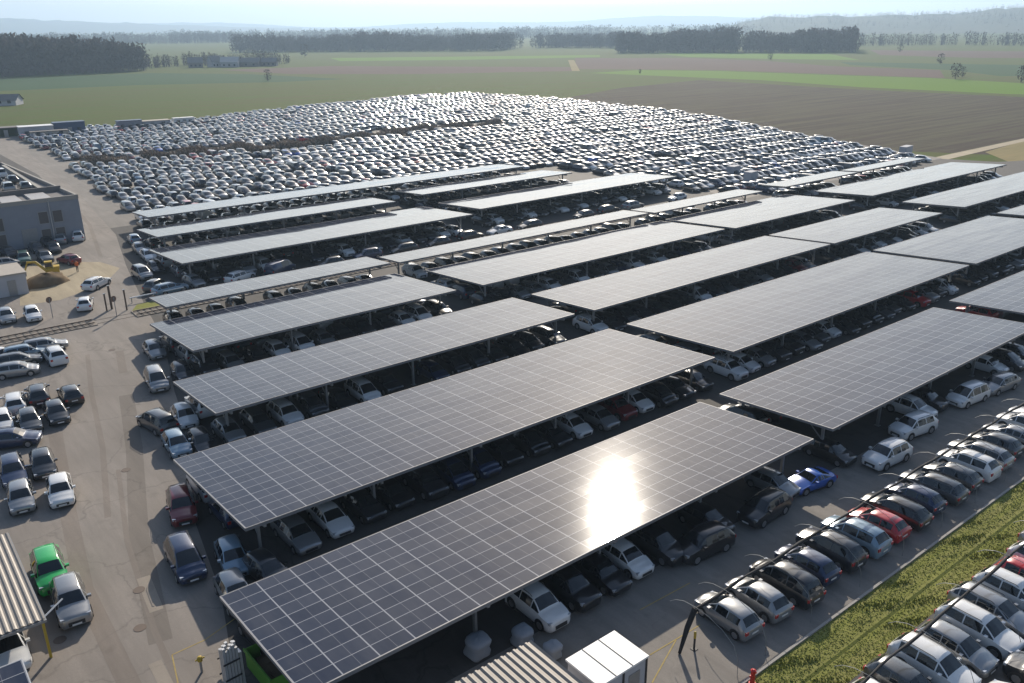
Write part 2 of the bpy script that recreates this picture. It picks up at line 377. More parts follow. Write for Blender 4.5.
# row, place in the row, x0, x1, y0, y1 in units of S
CAN = [(1, 1, .4075, 1.814, 1.061, 1.4325), (1, 2, 1.905, 3.201, 1.062, 1.4345), (1, 3, 3.300, 4.75, 1.064, 1.437),
       (2, 1, .526, 2.087, 1.586, 2.059), (2, 2, 2.163, 3.757, 1.582, 2.051), (2, 3, 3.832, 5.02, 1.577, 2.052), (2, 4, 5.138, 6.6, 1.577, 2.05),
       (3, 1, .690, 2.033, 2.194, 2.552), (3, 2, 2.117, 3.643, 2.181, 2.540), (3, 3, 3.698, 4.785, 2.180, 2.532), (3, 4, 5.010, 6.72, 2.178, 2.530),
       (4, 1, .812, 1.879, 2.723, 3.178), (4, 2, 1.997, 3.524, 2.711, 3.145), (4, 3, 3.606, 4.71, 2.690, 3.150), (4, 4, 4.939, 6.79, 2.698, 3.080),
       (5, 1, .897, 1.873, 3.258, 3.462), (5, 2, 1.924, 3.540, 3.241, 3.425), (5, 3, 3.579, 4.576, 3.224, 3.420), (5, 4, 4.811, 5.638, 3.223, 3.405), (5, 5, 5.705, 6.62, 3.235, 3.396),
       (6, 1, 1.162, 2.787, 3.865, 4.389), (6, 2, 2.905, 4.566, 3.955, 4.405),
       (7, 1, 1.242, 2.666, 4.474, 4.831), (7, 2, 2.897, 4.188, 4.555, 4.898),
       (8, 1, 1.356, 4.101, 5.004, 5.346)]
PL = {1: 'left', 2: 'second', 3: 'third', 4: 'fourth', 5: 'fifth'}
nrow = {r: max(p for q, p, *_ in CAN if q == r) for r in range(1, 9)}
def canopy_name(r, p):
    if nrow[r] == 1: return "back-row long canopy"
    return '%s-row %s canopy' % (ORD[r-1], PL[p])
for r, p, x0, x1, y0, y1 in CAN:
    X0, Y0 = x0*S, y0*S; Wd, D = (x1-x0)*S, (y1-y0)*S
    nm = max(1, round(Wd/2.08)); Wd = nm*2.08
    nd = max(1, round(D/1.075)); D = nd*1.075
    if (r, p) == (1, 1): lab = 'wide solar canopy nearest the camera with the white sun glint on its panel grid'
    elif nrow[r] == 1: lab = 'very long pale solar canopy at the back, the last row before the open car lot'
    else: lab = '%s solar canopy, %s from the left in the %s row counted from the front' % ('narrow single-bay' if D < 8 else 'broad grey' if D > 12 else 'grey', ORD[p-1], ORD[r-1])
    t = empty('solar_canopy', (X0, Y0, 0), 0, lab, 'solar canopy', 'solar canopies over the parked cars')
    zt = lambda x, y: ZE+TILT*y
    b = MB(); b.box(0, Wd, 0, D, lambda x, y: zt(x, y)-.06, zt, 1, 0); b.build('panel_roof', [M['panel'], M['under']], t)
    b = MB()
    b.box(-.06, Wd+.06, -.07, -.003, lambda x, y: zt(x, y)-.22, lambda x, y: zt(x, y)+.012)
    b.box(-.06, Wd+.06, D+.003, D+.07, lambda x, y: zt(x, y)-.22, lambda x, y: zt(x, y)+.012)
    b.box(-.07, -.003, -.003, D+.003, lambda x, y: zt(x, y)-.20, lambda x, y: zt(x, y)+.010)
    b.box(Wd+.003, Wd+.07, -.003, D+.003, lambda x, y: zt(x, y)-.20, lambda x, y: zt(x, y)+.010)
    b.build('edge_trim', M['trim'], t)
    k = max(3, round(D/1.6))
    for i in range(k):
        b = MB(); y = .35+(D-.7)*i/(k-1); b.box(.05, Wd-.05, y-.04, y+.04, lambda x, yy: zt(x, yy)-.24, lambda x, yy: zt(x, yy)-.065)
        b.build('purlin', M['steel'], t)
    n = max(3, round(Wd/7.6)); lines = [D/2] if D < 8 else [1.5, D-1.5]
    for i in range(n):
        x = 1.3+(Wd-2.6)*i/(n-1)
        b = MB(); b.box(x-.09, x+.09, .12, D-.12, lambda xx, y: zt(xx, y)-.52, lambda xx, y: zt(xx, y)-.243); b.build('rafter', M['steel'], t)
        for y in lines:
            b = MB(); b.box(x-.085, x+.085, y-.11, y+.11, 0, zt(x, y)-.52); b.box(x-.2, x+.2, y-.22, y+.22, -.01, .035)
            b.build('post', M['steel'], t)
            q = 1 if y < D/2 or D < 8 else -1
            b = MB(); b.tube([(x, y+q*.1, 1.5), (x, y+q*1.5, zt(x, y+q*1.5)-.5)], .055, 5); b.build('brace', M['steel'], t)

# ------------------------------------------------------------------ cars
KIND = {  # L, W, H, nose, cowl x, cowl z, roof front, roof rear, tail window foot, deck height, belt, wheelbase start, wheel radius
    'hatchback': (4.05, 1.76, 1.47, .78, .98, .98, 1.72, 3.45, 3.90, 1.00, .95, .80, 2.52, .315),
    'estate car': (4.70, 1.82, 1.47, .76, 1.18, .97, 1.95, 4.05, 4.55, 1.02, .95, .90, 2.70, .32),
    'saloon': (4.60, 1.80, 1.43, .75, 1.20, .96, 2.02, 3.20, 3.90, 1.05, .95, .88, 2.72, .32),
    'SUV': (4.45, 1.86, 1.66, .95, 1.05, 1.12, 1.75, 3.85, 4.32, 1.15, 1.07, .88, 2.62, .365),
    'people carrier': (4.60, 1.85, 1.70, .85, .80, 1.08, 1.75, 4.10, 4.48, 1.08, 1.0, .88, 2.75, .33),
    'van': (4.90, 1.92, 1.96, .95, .62, 1.18, 1.35, 4.75, 4.86, 1.10, 1.12, .92, 3.0, .34),
    'sports car': (4.20, 1.82, 1.25, .66, 1.45, .88, 2.15, 2.75, 3.60, .93, .84, .85, 2.45, .325),
}
def car_bm(kind, fine=True):
    L, W, H, nose, cx, cz, rf, rr, tx, dk, belt, wf, wb, wr = KIND[kind]
    h = W/2; st = []
    #        x,     zb,  waist,      belt,        top,        wm,    wb,     wt,   cabin
    st.append((0.0, .32, .48, nose-.20, nose-.12, h*.66, h*.60, h*.46, 0))
    st.append((.12, .22, .50, nose-.10, nose-.03, h*.87, h*.81, h*.66, 0))
    st.append((.45, .18, .52, nose-.03, nose+.03, h*.985, h*.92, h*.78, 0))
    st.append((cx*.72, .17, .54, cz-.14, cz-.07, h, h*.94, h*.80, 0))
    st.append((cx, .17, .54, belt-.03, cz, h, h*.95, h*.82, 0))
    st.append((rf, .17, .55, belt, H-.05, h, h*.95, h*.68, 1))
    mid = (rf+rr)/2
    st.append((mid, .17, .55, belt+.01, H, h, h*.955, h*.70, 1))
    st.append((rr, .18, .56, belt+.02, H-.05, h*.99, h*.935, h*.65, 1))
    st.append((tx, .20, .58, min(belt+.02, dk-.04), dk, h*.985, h*.93, h*.76, 1))
    if L-tx > .3: st.append((L-.28, .22, .58, dk-.08, dk-.01, h*.96, h*.90, h*.74, 0))
    st.append((L-.05, .26, .55, min(belt, dk)-.10, min(belt, dk)-.04, h*.89, h*.83, h*.67, 0))
    st.append((L, .34, .55, min(belt, dk)-.18, min(belt, dk)-.12, h*.74, h*.68, h*.52, 0))
    bm = bmesh.new(); rings = []
    for x, zb, zw, zl, zt, wm, wbl, wt, cab in st:
        X = L/2-x
        pts = [(wm*.88, zb), (wm*.975, zb+.14), (wm, zw), (wbl, zl), (wt, zt-.055), (wt*.82, zt), (0, zt+.03)]
        full = [(-y, z) for y, z in pts[:-1]] + [pts[-1]] + [(y, z) for y, z in reversed(pts[:-1])]
        rings.append([bm.verts.new((X, y, z)) for y, z in full])
    wnd = {'windshield': [], 'rear_window': []}; sides = []
    i_rf = 5; N = len(rings[0]); seg = list(range(len(rings)-1))
    if fine:                                                # a rounded ring between every two stations
        P = [[v.co.copy() for v in rg] for rg in rings]; R2 = [rings[0]]; seg = []
        for k in range(len(P)-1):
            a, b_, c, d = P[max(k-1, 0)], P[k], P[k+1], P[min(k+2, len(P)-1)]
            R2.append([bm.verts.new((q1+q2)*.5+((q1-q0)-(q3-q2))*.0625*(.7 if k in (3, 4, 7, 8) else 1)) for q0, q1, q2, q3 in zip(a, b_, c, d)])
            R2.append(rings[k+1]); seg += [k, k]
        rings = R2
    grp = {}
    for r_, k in enumerate(seg):
        for j in range(N-1):
            f = bm.faces.new((rings[r_][j], rings[r_][j+1], rings[r_+1][j+1], rings[r_+1][j]))
            top = j in (4, 5, 6, 7); sl = j == 3; sr = j == 8
            if k == i_rf-1 and top: wnd['windshield'].append(f)
            elif k == i_rf+2 and top and kind != 'van': wnd['rear_window'].append(f)
            elif (sl or sr) and (k == i_rf-1 or k == i_rf or (k == i_rf+1 and kind != 'van') or (k == i_rf+2 and kind in ('estate car', 'saloon', 'people carrier', 'sports car'))):
                grp.setdefault((sr, k), []).append(f)
        bm.faces.new((rings[r_][0], rings[r_+1][0], rings[r_+1][N-1], rings[r_][N-1]))
    wnd['side_l'] = [f for (q, k), fs in grp.items() if q for f in fs]; wnd['side_r'] = [f for (q, k), fs in grp.items() if not q for f in fs]
    wnd['panes'] = list(grp.values())
    bm.faces.new(list(reversed(rings[0]))); bm.faces.new(rings[-1])
    bmesh.ops.recalc_face_normals(bm, faces=bm.faces)
    return bm, wnd
def car_parts(kind):
    """dict part name -> list of (mesh, material slots handled by name)"""
    L, W, H, nose, cx, cz, rf, rr, tx, dk, belt, wf, wb, wr = KIND[kind]
    bm, wnd = car_bm(kind)
    bmesh.ops.inset_region(bm, faces=wnd['windshield'], thickness=.05, use_even_offset=True)
    if wnd['rear_window']: bmesh.ops.inset_region(bm, faces=wnd['rear_window'], thickness=.06, use_even_offset=True)
    for fs in wnd['panes']: bmesh.ops.inset_region(bm, faces=fs, thickness=.035, use_even_offset=True)
    out = []; drop = []
    def take(name, fs, mi):
        b = MB()
        for f in fs: b.face([v.co for v in f.verts], mi); drop.append(f)
        return b
    out.append(('windshield', take('w', wnd['windshield'], 1)))
    if wnd['rear_window']: out.append(('rear_window', take('r', wnd['rear_window'], 1)))
    out.append(('side_window', take('s', wnd['side_l'], 1))); out.append(('side_window', take('s', wnd['side_r'], 1)))
    bmesh.ops.delete(bm, geom=list(set(drop)), context='FACES')
    body = MB(); idx = {}
    bm.verts.ensure_lookup_table(); bm.verts.index_update()
    for v in bm.verts: body.v.append(tuple(v.co))
    for f in bm.faces: body.f.append(tuple(v.index for v in f.verts)); body.mi.append(0)
    bm.free()
    h = W/2
    # black wheel arches, sills and bumper grille belong to the body
    for s_ in (-1, 1):
        for xx in (wf, wf+wb):
            X = L/2-xx; n = 12; y = s_*(h+.004)
            pts = [(X+(wr+.07)*math.cos(math.pi*k/n), y, wr+(wr+.07)*math.sin(math.pi*k/n)) for k in range(n+1)]+[(X-(wr+.07), y, .2), (X+(wr+.07), y, .2)]
            body.face(pts if s_ < 0 else pts[::-1], 2)
        body.box(L/2-wf-wb+wr+.08, L/2-wf-wr-.08, s_*(h-.06), s_*(h*.985+.004), .165, .26, 2)
    body.box(L/2-.07, L/2+.012, -h*.48, h*.48, .36, .36+(nose-.36)*.45, 2)
    if kind in ('SUV', 'estate car', 'people carrier'):
        for s_ in (-1, 1): body.tube([(L/2-rf-.15, s_*h*.66, H-.03), (L/2-rf-.3, s_*h*.66, H+.045), (L/2-rr+.2, s_*h*.655, H+.035), (L/2-rr+.05, s_*h*.65, H-.04)], .022, 4, 2)
    out.insert(0, ('body', body))
    wh = []
    for s_ in (-1, 1):
        for xx in (wf, wf+wb):
            X = L/2-xx; b = MB(); b.tube([(X, s_*(h-.21), wr), (X, s_*(h-.02), wr), (X, s_*(h+.012), wr)], wr, 14, 3, radii=[wr, wr, wr*.93])
            rb = MB(); rb.tube([(X, s_*(h-.05), wr), (X, s_*(h+.02), wr)], wr*.66, 10, 4)
            wh.append((b, rb))
    for s_ in (-1, 1):
        b = MB(); b.box(L/2-.34, L/2-.10, s_*h*.60, s_*h*.885, nose-.22, nose-.075, 5); out.append(('headlight', b))
        b = MB(); d = min(belt, dk); b.box(-L/2+.0, -L/2+.17, s_*h*.63, s_*h*.905, d-.30, d-.09, 6); out.append(('tail_light', b))
        b = MB(); b.box(L/2-cx-.48, L/2-cx-.30, s_*(h*.94), s_*(h+.16), belt-.01, belt+.13, 0); out.append(('mirror', b))
    b = MB(); b.box(L/2+.0, L/2+.022, -.26, .26, .36, .47, 7); out.append(('number_plate', b))
    b = MB(); b.box(-L/2-.012, -L/2+.01, -.26, .26, .56, .67, 7); out.append(('number_plate', b))
    return out, wh
SLOT = [None, M['glass'], M['black'], M['tyre'], M['rim'], M['lampw'], M['lampr'], M['plate']]
def remap(b, name, smooth):
    used = sorted(set(b.mi)); mp = {m: i for i, m in enumerate(used)}; b.mi = [mp[m] for m in b.mi]
    me = b.mesh(name, [SLOT[m] or PAINT['white'] for m in used], smooth); return me, used[0] == 0
CARM = {}
def car_meshes(kind):
    if kind in CARM: return CARM[kind]
    parts, wh = car_parts(kind); one = MB()
    for nme, b in parts+[('wheel', x) for p in wh for x in p]:
        o = len(one.v); one.v += b.v; one.f += [tuple(i+o for i in f) for f in b.f]; one.mi += b.mi
    oneme = one.mesh(kind.replace(' ', '_'), [PAINT['white']]+SLOT[1:], 48)
    det = []
    for nme, b in parts: det.append((nme,)+remap(b, nme, 48))
    whl = [(remap(a, 'wheel', 40)[0], remap(c, 'rim', 40)[0]) for a, c in wh]
    CARM[kind] = (det, whl, oneme); return CARM[kind]
def paint_slot(o, paint):
    o.material_slots[0].link = 'OBJECT'; o.material_slots[0].material = PAINT[paint]
NAME = {'hatchback': 'hatchback', 'estate car': 'estate_car', 'saloon': 'saloon_car', 'SUV': 'suv', 'people carrier': 'people_carrier', 'van': 'panel_van', 'sports car': 'sports_car'}
def add_car(c):
    kind, paint = c['kind'], c['paint']; det, whl, one = car_meshes(kind)
    loc = (c['x'], c['y'], c.get('z', 0)); cat = 'van' if kind == 'van' else 'car'
    if c['lod'] >= 2:
        o = bpy.data.objects.new(NAME[kind], one); col.objects.link(o); o.location = loc; o.rotation_euler = (0, 0, c['a'])
        paint_slot(o, paint); return tag(o, c['label'], cat, c['group'])
    t = empty(NAME[kind], loc, c['a'], c['label'], cat, c['group'])
    for nme, me, painted in det:
        if c['lod'] == 1 and nme in ('mirror', 'number_plate'): continue
        o = bpy.data.objects.new(nme, me); col.objects.link(o); o.parent = t
        if painted: paint_slot(o, c.get('roof', paint) if nme == 'mirror' else paint)
    for a, r in whl:
        o = bpy.data.objects.new('wheel', a); col.objects.link(o); o.parent = t
        q = bpy.data.objects.new('rim', r); col.objects.link(q); q.parent = o
    return t

KINDS = ['hatchback']*36+['estate car']*14+['SUV']*32+['saloon']*5+['people carrier']*11+['van']*2
FARP = ['white']*11+['silver']*20+['grey']*24+['dark grey']*19+['black']*13+['dark blue']*7+['pale blue']*3+['red']*2+['dark red']+['blue']
DARKP = ['white']*20+['silver']*12+['grey']*9+['dark grey']*24+['black']*30+['dark blue']*4+['red']+['dark red']  # mix weighted dark so the car colours add to the shade under the canopies
PAINTS = ['white']*20+['silver']*22+['grey']*19+['dark grey']*14+['black']*11+['dark blue']*7+['pale blue']*2+['red']*2+['dark red']+['beige']+['blue']
crng = random.Random(3)
CARS = []
def cand(x, y, a, group, where, kind=None, paint=None, lod=1, label=None, z=0, must=False):
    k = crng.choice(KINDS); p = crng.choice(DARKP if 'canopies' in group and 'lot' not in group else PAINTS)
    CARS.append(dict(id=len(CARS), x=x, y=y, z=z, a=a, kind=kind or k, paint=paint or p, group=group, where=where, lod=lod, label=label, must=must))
DN, UP = R(-90), R(90)                                      # facing the camera side / facing away

# -- cars one can pick out by themselves: rear and front ends as surveyed
def one(r, f, kind, paint, label, group='cars standing along the drive', fz=.6, lod=0):
    p, q = at(*r, fz), at(*f, fz); m = (p+q)/2; d = q-p
    cand(m.x, m.y, math.atan2(d.y, d.x), group, None, kind, paint, lod, label, must=True)
one((58, 476), (63, 506), 'hatchback', 'white', 'white hatchback facing the camera, alone at the left edge of the drive')
one((18.4, 483), (23.5, 512), 'hatchback', 'silver', 'silver hatchback with a pale bonnet, left of the lone white hatchback')
one((41, 456), (45, 472), 'hatchback', 'dark grey', 'dark grey hatchback standing directly behind the lone white hatchback')
one((10, 462), (15, 479), 'estate car', 'dark blue', 'dark blue estate car behind the silver hatchback with the pale bonnet')
one((45, 555), (55, 588), 'SUV', 'green', 'bright green off-roader behind the grey-roofed silver car')
one((65, 582), (77, 622), 'SUV', 'silver', 'silver grey-roofed off-roader in front of the bright green one')
one((2, 630), (13, 662), 'estate car', 'white', 'white car with its nose sticking out below the corrugated carport', 'cars at the corrugated carport')
one((51, 403), (62, 423), 'hatchback', 'dark grey', 'dark grey hatchback facing the camera at the drive end of its row')
one((26, 412), (33, 430), 'hatchback', 'grey', 'grey hatchback left of the dark grey one facing the camera')
one((75, 401), (66, 387), 'hatchback', 'black', 'black hatchback with red tail lamps showing its back at the drive')
one((40, 403), (37, 388), 'SUV', 'dark grey', 'dark grey off-roader next to the black hatchback showing its tail')
one((16, 412), (14, 396), 'SUV', 'white', 'white off-roader with a bright roof in the left group of parked cars')
one((0, 412), (4, 432), 'hatchback', 'white', 'white hatchback cut by the left picture edge beside the bright-roofed off-roader')
one((-6, 441), (27, 437), 'estate car', 'dark blue', 'dark blue car standing crosswise in front of the grey hatchbacks')
one((30, 348), (58, 343), 'estate car', 'silver', 'silver estate car crosswise, nearest the railway track')
one((6, 356), (43, 349), 'estate car', 'pale blue', 'pale blue estate car crosswise, second from the railway track')
one((-2, 364), (36, 357), 'estate car', 'grey', 'grey estate car crosswise, third from the railway track')
one((-4, 373), (38, 367), 'hatchback', 'silver', 'silver hatchback crosswise, nearest the camera of the crosswise group')
one((60, 362), (50, 350), 'SUV', 'white', 'white-roofed off-roader with dark tail beside the crosswise cars')
one((-8, 358), (8, 352), 'hatchback', 'white', 'white hatchback crosswise at the left picture edge by the track')
one((4, 311), (9, 321), 'hatchback', 'silver', 'silver hatchback beyond the railway track at the left picture edge')
one((30, 309), (35, 319), 'hatchback', 'white', 'white hatchback facing the camera beyond the track by the round sign')
one((86, 288), (107, 278), 'estate car', 'white', 'white estate car driving up the drive past the digger')
one((84, 309), (86, 298), 'hatchback', 'white', 'white hatchback with dark rear window just past the railway crossing')
one((152, 371), (161, 388), 'people carrier', 'silver', 'silver people carrier left of the fourth canopy row, by the drive', fz=.7)
one((151, 346), (158, 354), 'hatchback', 'silver', 'silver hatchback in the canopy shadow farther up from the silver people carrier')
one((178, 366), (187, 378), 'hatchback', 'dark grey', 'dark hatchback under the left corner of the fourth row canopy')
one((180, 408), (190, 424), 'hatchback', 'white', 'white hatchback by the left corner of the third row canopy')
one((166, 427), (148, 417), 'people carrier', 'grey', 'grey people carrier with a pale roof standing nearest the drive')
one((171, 435), (183, 453), 'hatchback', 'pale blue', 'pale blue hatchback at the left end of the second row canopy')
one((196, 434), (208, 450), 'hatchback', 'black', 'black hatchback squeezed between pale blue car and third row canopy')
one((178, 490), (186, 524), 'SUV', 'dark red', 'dark red off-roader in the shadow left of the second row canopy')
one((177, 543), (194, 577), 'people carrier', 'dark blue', 'dark blue people carrier in the shadow edge beside the drive')
one((226, 541), (240, 574), 'hatchback', 'pale blue', 'pale blue hatchback just left of the second row canopy corner')
one((228, 579), (244, 606), 'hatchback', 'silver', 'silver hatchback half hidden behind the corner of the nearest canopy')
one((255, 560), (280, 580), 'hatchback', 'dark grey', 'dark grey hatchback behind the far edge of the nearest canopy, leftmost')
# cluster by the grey hall
for r, f, k, p, l in (((0, 264), (14, 262), 'estate car', 'silver', 'silver estate car at the left of the cluster before the grey hall'),
                      ((20, 251), (28, 267), 'SUV', 'dark green', 'dark green off-roader left of the digger, before the hall'),
                      ((39, 251), (51, 262), 'estate car', 'grey', 'grey estate car directly behind the yellow digger'),
                      ((30, 243), (44, 253), 'hatchback', 'dark grey', 'dark grey hatchback between hall and digger'),
                      ((50, 243), (58, 253), 'hatchback', 'black', 'black hatchback in the row before the hall'),
                      ((76, 261), (61, 258), 'hatchback', 'dark red', 'dark red hatchback right of the yellow digger'),
                      ((4, 250), (14, 255), 'hatchback', 'black', 'black hatchback in the hall shadow at the left edge'),
                      ((40, 239), (53, 245), 'hatchback', 'dark grey', 'dark grey hatchback close to the hall wall'),
                      ((60, 243), (63, 235), 'SUV', 'silver', 'silver off-roader parked against the hall wall'),
                      ((78, 240), (79, 232), 'people carrier', 'white', 'white people carrier at the right corner of the hall')):
    one(r, f, k, p, l, 'cars in front of the grey hall', lod=1)
for r, f, k, p, l in (((138, 243), (130, 235), 'hatchback', 'pale blue', 'pale blue hatchback off the left end of the seventh row canopy'),
                      ((136, 245), (144, 252), 'hatchback', 'silver', 'silver hatchback in the shadow left of the sixth row canopy'),
                      ((143, 251), (154, 260), 'estate car', 'white', 'white estate car just below the left end of the sixth row canopy'),
                      ((136, 270), (148, 277), 'people carrier', 'silver', 'silver people carrier at the shadow edge beside the drive below the white estate car'),
                      ((152, 264), (160, 271), 'hatchback', 'black', 'black hatchback right of the silver people carrier, near the sixth row canopy'),
                      ((150, 288), (162, 282), 'hatchback', 'grey', 'grey hatchback crosswise behind the narrow fifth row canopy'),
                      ((156, 292), (184, 285), 'estate car', 'pale blue', 'pale blue estate car lengthwise behind the narrow fifth row canopy'),
                      ((230, 280), (250, 273), 'estate car', 'white', 'white estate car lengthwise in the lane behind the fifth row'),
                      ((188, 279), (200, 284), 'hatchback', 'silver', 'silver hatchback at the rear side of the narrow fifth row canopy'),
                      ((274, 272), (287, 267), 'van', 'dark blue', 'dark blue van in the dark lane before the sixth row canopy')):
    one(r, f, k, p, l, 'cars at the drive end of the back canopies', lod=1)
# in the near lane
one((732, 530), (672, 556), 'SUV', 'black', 'black off-roader standing lengthwise in the lane before the nearest canopy', 'cars standing in the near lane', .7)
one((783, 495), (745, 518), 'SUV', 'black', 'black off-roader poking out under the gap between the two front canopies', 'cars standing in the near lane', .8)
one((829, 474), (789, 488), 'sports car', 'blue', 'bright blue low sports car with its bonnet toward the gap in the canopies', 'cars standing in the near lane', .5)
one((905, 446), (868, 463), 'SUV', 'white', 'white off-roader slanting out of the bay behind the blue sports car', 'cars standing in the near lane', .7)
one((930, 420), (895, 432), 'SUV', 'white', 'white off-roader slanting out, second up the lane from the blue sports car', 'cars standing in the near lane', .7)
one((985, 388), (950, 402), 'people carrier', 'white', 'white people carrier slanting out, farthest up the near lane', 'cars standing in the near lane', .7)
one((1012, 378), (985, 388), 'estate car', 'silver', 'silver estate car slanting out at the right end of the near lane', 'cars standing in the near lane', .7)

# -- row under the hail net, noses to the lane
ROW1 = [('hatchback', 'silver'), ('hatchback', 'silver'), ('people carrier', 'dark grey'), ('hatchback', 'dark blue'), ('SUV', 'dark grey'), ('SUV', 'pale blue'), ('hatchback', 'red'),
        ('estate car', 'black'), ('hatchback', 'dark blue'), ('estate car', 'grey'), ('hatchback', 'grey'), ('SUV', 'white'), ('estate car', 'silver'), ('hatchback', 'grey'), ('saloon', 'silver'),
        ('SUV', 'white'), ('estate car', 'white')]
for i, (k, p) in enumerate(ROW1):
    cand(35.35+2.62*i, 24.45+crng.uniform(-.2, .2), UP-R(3)+crng.uniform(-.03, .03), 'cars in the row under the near hail net', None, k, p, 0 if i < 16 else 1,
         '%s %s, %s from near end of the row under the long hail net' % (p, k, ORD[i]), must=True)
# -- lower lot, noses to the camera
ROW2 = [('hatchback', 'white'), ('hatchback', 'grey'), ('SUV', 'white'), ('hatchback', 'silver'), ('SUV', 'white'), ('estate car', 'silver'), ('SUV', 'white'), ('hatchback', 'red'), ('hatchback', 'white'), ('estate car', 'silver')]
for i, (k, p) in enumerate(ROW2):
    cand(35.4+2.43*i, 14.95+crng.uniform(-.2, .2), DN-R(3)+crng.uniform(-.03, .03), 'cars in the bottom right lot', None, k, p, 0,
         '%s %s, %s from near end, bottom right row along the verge' % (p, k, ORD[i]), must=True)
for x, k, p, l in ((41.0, 'hatchback', 'white', 'white hatchback at the bottom edge, nose to the white off-roaders, second row'), (43.9, 'SUV', 'dark grey', 'dark grey off-roader nose to nose with the silver car, bottom right corner'),
                   (46.6, 'estate car', 'dark blue', 'dark blue estate car at the right edge beside the dark grey off-roader')):
    cand(x, 10.5, UP+crng.uniform(-.04, .04), 'cars in the bottom right lot', None, k, p, 0, l, must=x < 46)

# -- rows under the canopies
for r, p, x0, x1, y0, y1 in CAN:
    X0, X1, Y0, Y1 = x0*S, x1*S, y0*S, y1*S; D = Y1-Y0
    if D < 8: rows = [('middle', Y0+2.9, DN)]
    else:
        fo = (1.0 if r == 1 else 2.0)
        rows = [('near edge', Y0+fo, DN), ('far edge', Y1-1.6, UP)]
        if D > 12: rows.append(('centre line', Y0+fo+5.3, UP))
        else: rows[1] = ('far edge', Y1-1.9, UP)
    for nm, yy, a in rows:
        x = X0+1.5; 
        if (r, p) == (1, 1) and nm == 'near edge': x = X0+15.2
        while x < X1-1.0:
            skip = crng.random() < .06 or (r == 1 and nm == 'near edge' and any(abs(x-c['x']) < 2.3 and abs(yy-c['y']) < 4.2 for c in CARS if c['must']))
            if not skip:
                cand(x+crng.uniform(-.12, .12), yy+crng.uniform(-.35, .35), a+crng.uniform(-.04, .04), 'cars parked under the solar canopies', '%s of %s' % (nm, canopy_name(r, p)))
            x += 2.5+crng.uniform(0, .15)
# parked lengthwise in the lane before the sixth row
for i, x in enumerate(np.arange(48, 130, 6.3)):
    if crng.random() < .8: cand(x, 111.3+crng.uniform(-.3, .3), R(0 if crng.random() < .5 else 180), 'cars parked under the solar canopies', 'lengthwise in the lane before the sixth row')

# -- the open lot behind
def inside(x, y, P):
    c = False
    for i in range(len(P)):
        (xa, ya), (xb, yb) = P[i-1], P[i]
        if (ya > y) != (yb > y) and x < (xb-xa)*(y-ya)/(yb-ya)+xa: c = not c
    return c
LOT = [(42.5, 163), (45.5, 205), (49.5, 262), (50.5, 322), (79, 333), (107, 331), (165, 352), (224, 366), (259, 364), (268, 305), (260, 217), (234, 156), (220, 116), (214, 104), (150, 104), (139, 112), (139, 162)]
HEDGES = [((51, 242), (62.5, 239.5)), ((66, 241.5), (96, 240)), ((93, 233.5), (146, 240.5)), ((147, 247), (173, 239)), ((176, 240), (186, 240))]
FAR = []
frng = random.Random(21)
y = 105.0; k = 0
while y < 366:
    x = 40.0+frng.random()
    a = UP if k % 2 else DN
    while x < 272:
        ok = inside(x, y, LOT) and frng.random() < .95
        if ok and y < 162 and x < 139: ok = False
        if ok and any(min(p[0], q[0])-1 < x < max(p[0], q[0])+1 and -4.2 < y-(p[1]+(q[1]-p[1])*(x-p[0])/(q[0]-p[0])) < 9.5 for p, q in HEDGES): ok = False
        if ok and y < 106.5 and x < 196 and x > 168: ok = False
        if ok and any(c[2]*S-2 < x < c[3]*S+2 and c[4]*S-3 < y < c[5]*S+3 for c in CAN): ok = False
        if ok:
            q = (x, y+frng.uniform(-.4, .4), a+frng.uniform(-.06, .06))
            if y < 136: cand(*q, 'cars in the open lot behind the canopies', '%s row of the open ground behind the canopies' % ORD[k])
            else: FAR.append(q)
        x += 2.45+frng.uniform(0, .35)
    y += 5.0 if k % 2 == 0 else 6.6; k += 1

# ------------------------------------------------------------------ which 300 stand as things of their own
SELECT = None
SELECT = set(map(int, '''93 94 95 96 97 98 99 100 114 115 116 117 118 119 120 121 148 161 162 163 164 165 166 167 168 169 170 171 172 173 174 175 176 177 178 194 209 210 211 212 213 214 215 216 217 218 219 220 221 222 223 224 225 226 227 228 245 246 262 263 264 265 266 267 345 346 347 348 349 350 351 352 353 354 355 356 357 358 359 373 374 375 376 377 378 379 380 381 382 383 384 385 386 387 388 389 391 406 407 408 409 410 411 412 414 416 417 428 435 464 465 466 467 468 469 470 471 472 473 474 475 476 488 490 500 501 502 503 504 505 506 507 508 509 510 511 512 513 514 515 517 534 551 553 555 556 559 582 584 621 623 624 625 627 629 631 632 633 635 639 649 676 677 678 679 681 682 683 684 685 686 687 688 689 690 691 692 710 716 727 728 730 731 732 733 735 737 738 741 743 744 793 809 897 898 899 900 901 902 903 904 905 906 907 908 948 951'''.split()))
if SELECT is None:
    oth = sorted((c for c in CARS if not c['must']), key=lambda c: math.hypot(c['x'], c['y']))
    SELECT = set(c['id'] for c in oth[:300-sum(c['must'] for c in CARS)])
rest = []; cnt = {}
lines = {}
for c in CARS:
    if c['where']: lines.setdefault(c['where'], []).append(c)
for wn_, cs in lines.items():
    seen = sorted((c for c in cs if c['id'] in SELECT), key=lambda c: c['x'])
    for i, c in enumerate(seen):
        pre = '%s %s, %s from left, ' % (c['paint'], c['kind'], ORD[i])
        c['label'] = pre+c['where']
for c in CARS:
    if c['must'] or c['id'] in SELECT:
        if not c['must'] and math.hypot(c['x'], c['y']) > 82: c['lod'] = 2
        c['obj'] = add_car(c)
    else: rest.append(c)

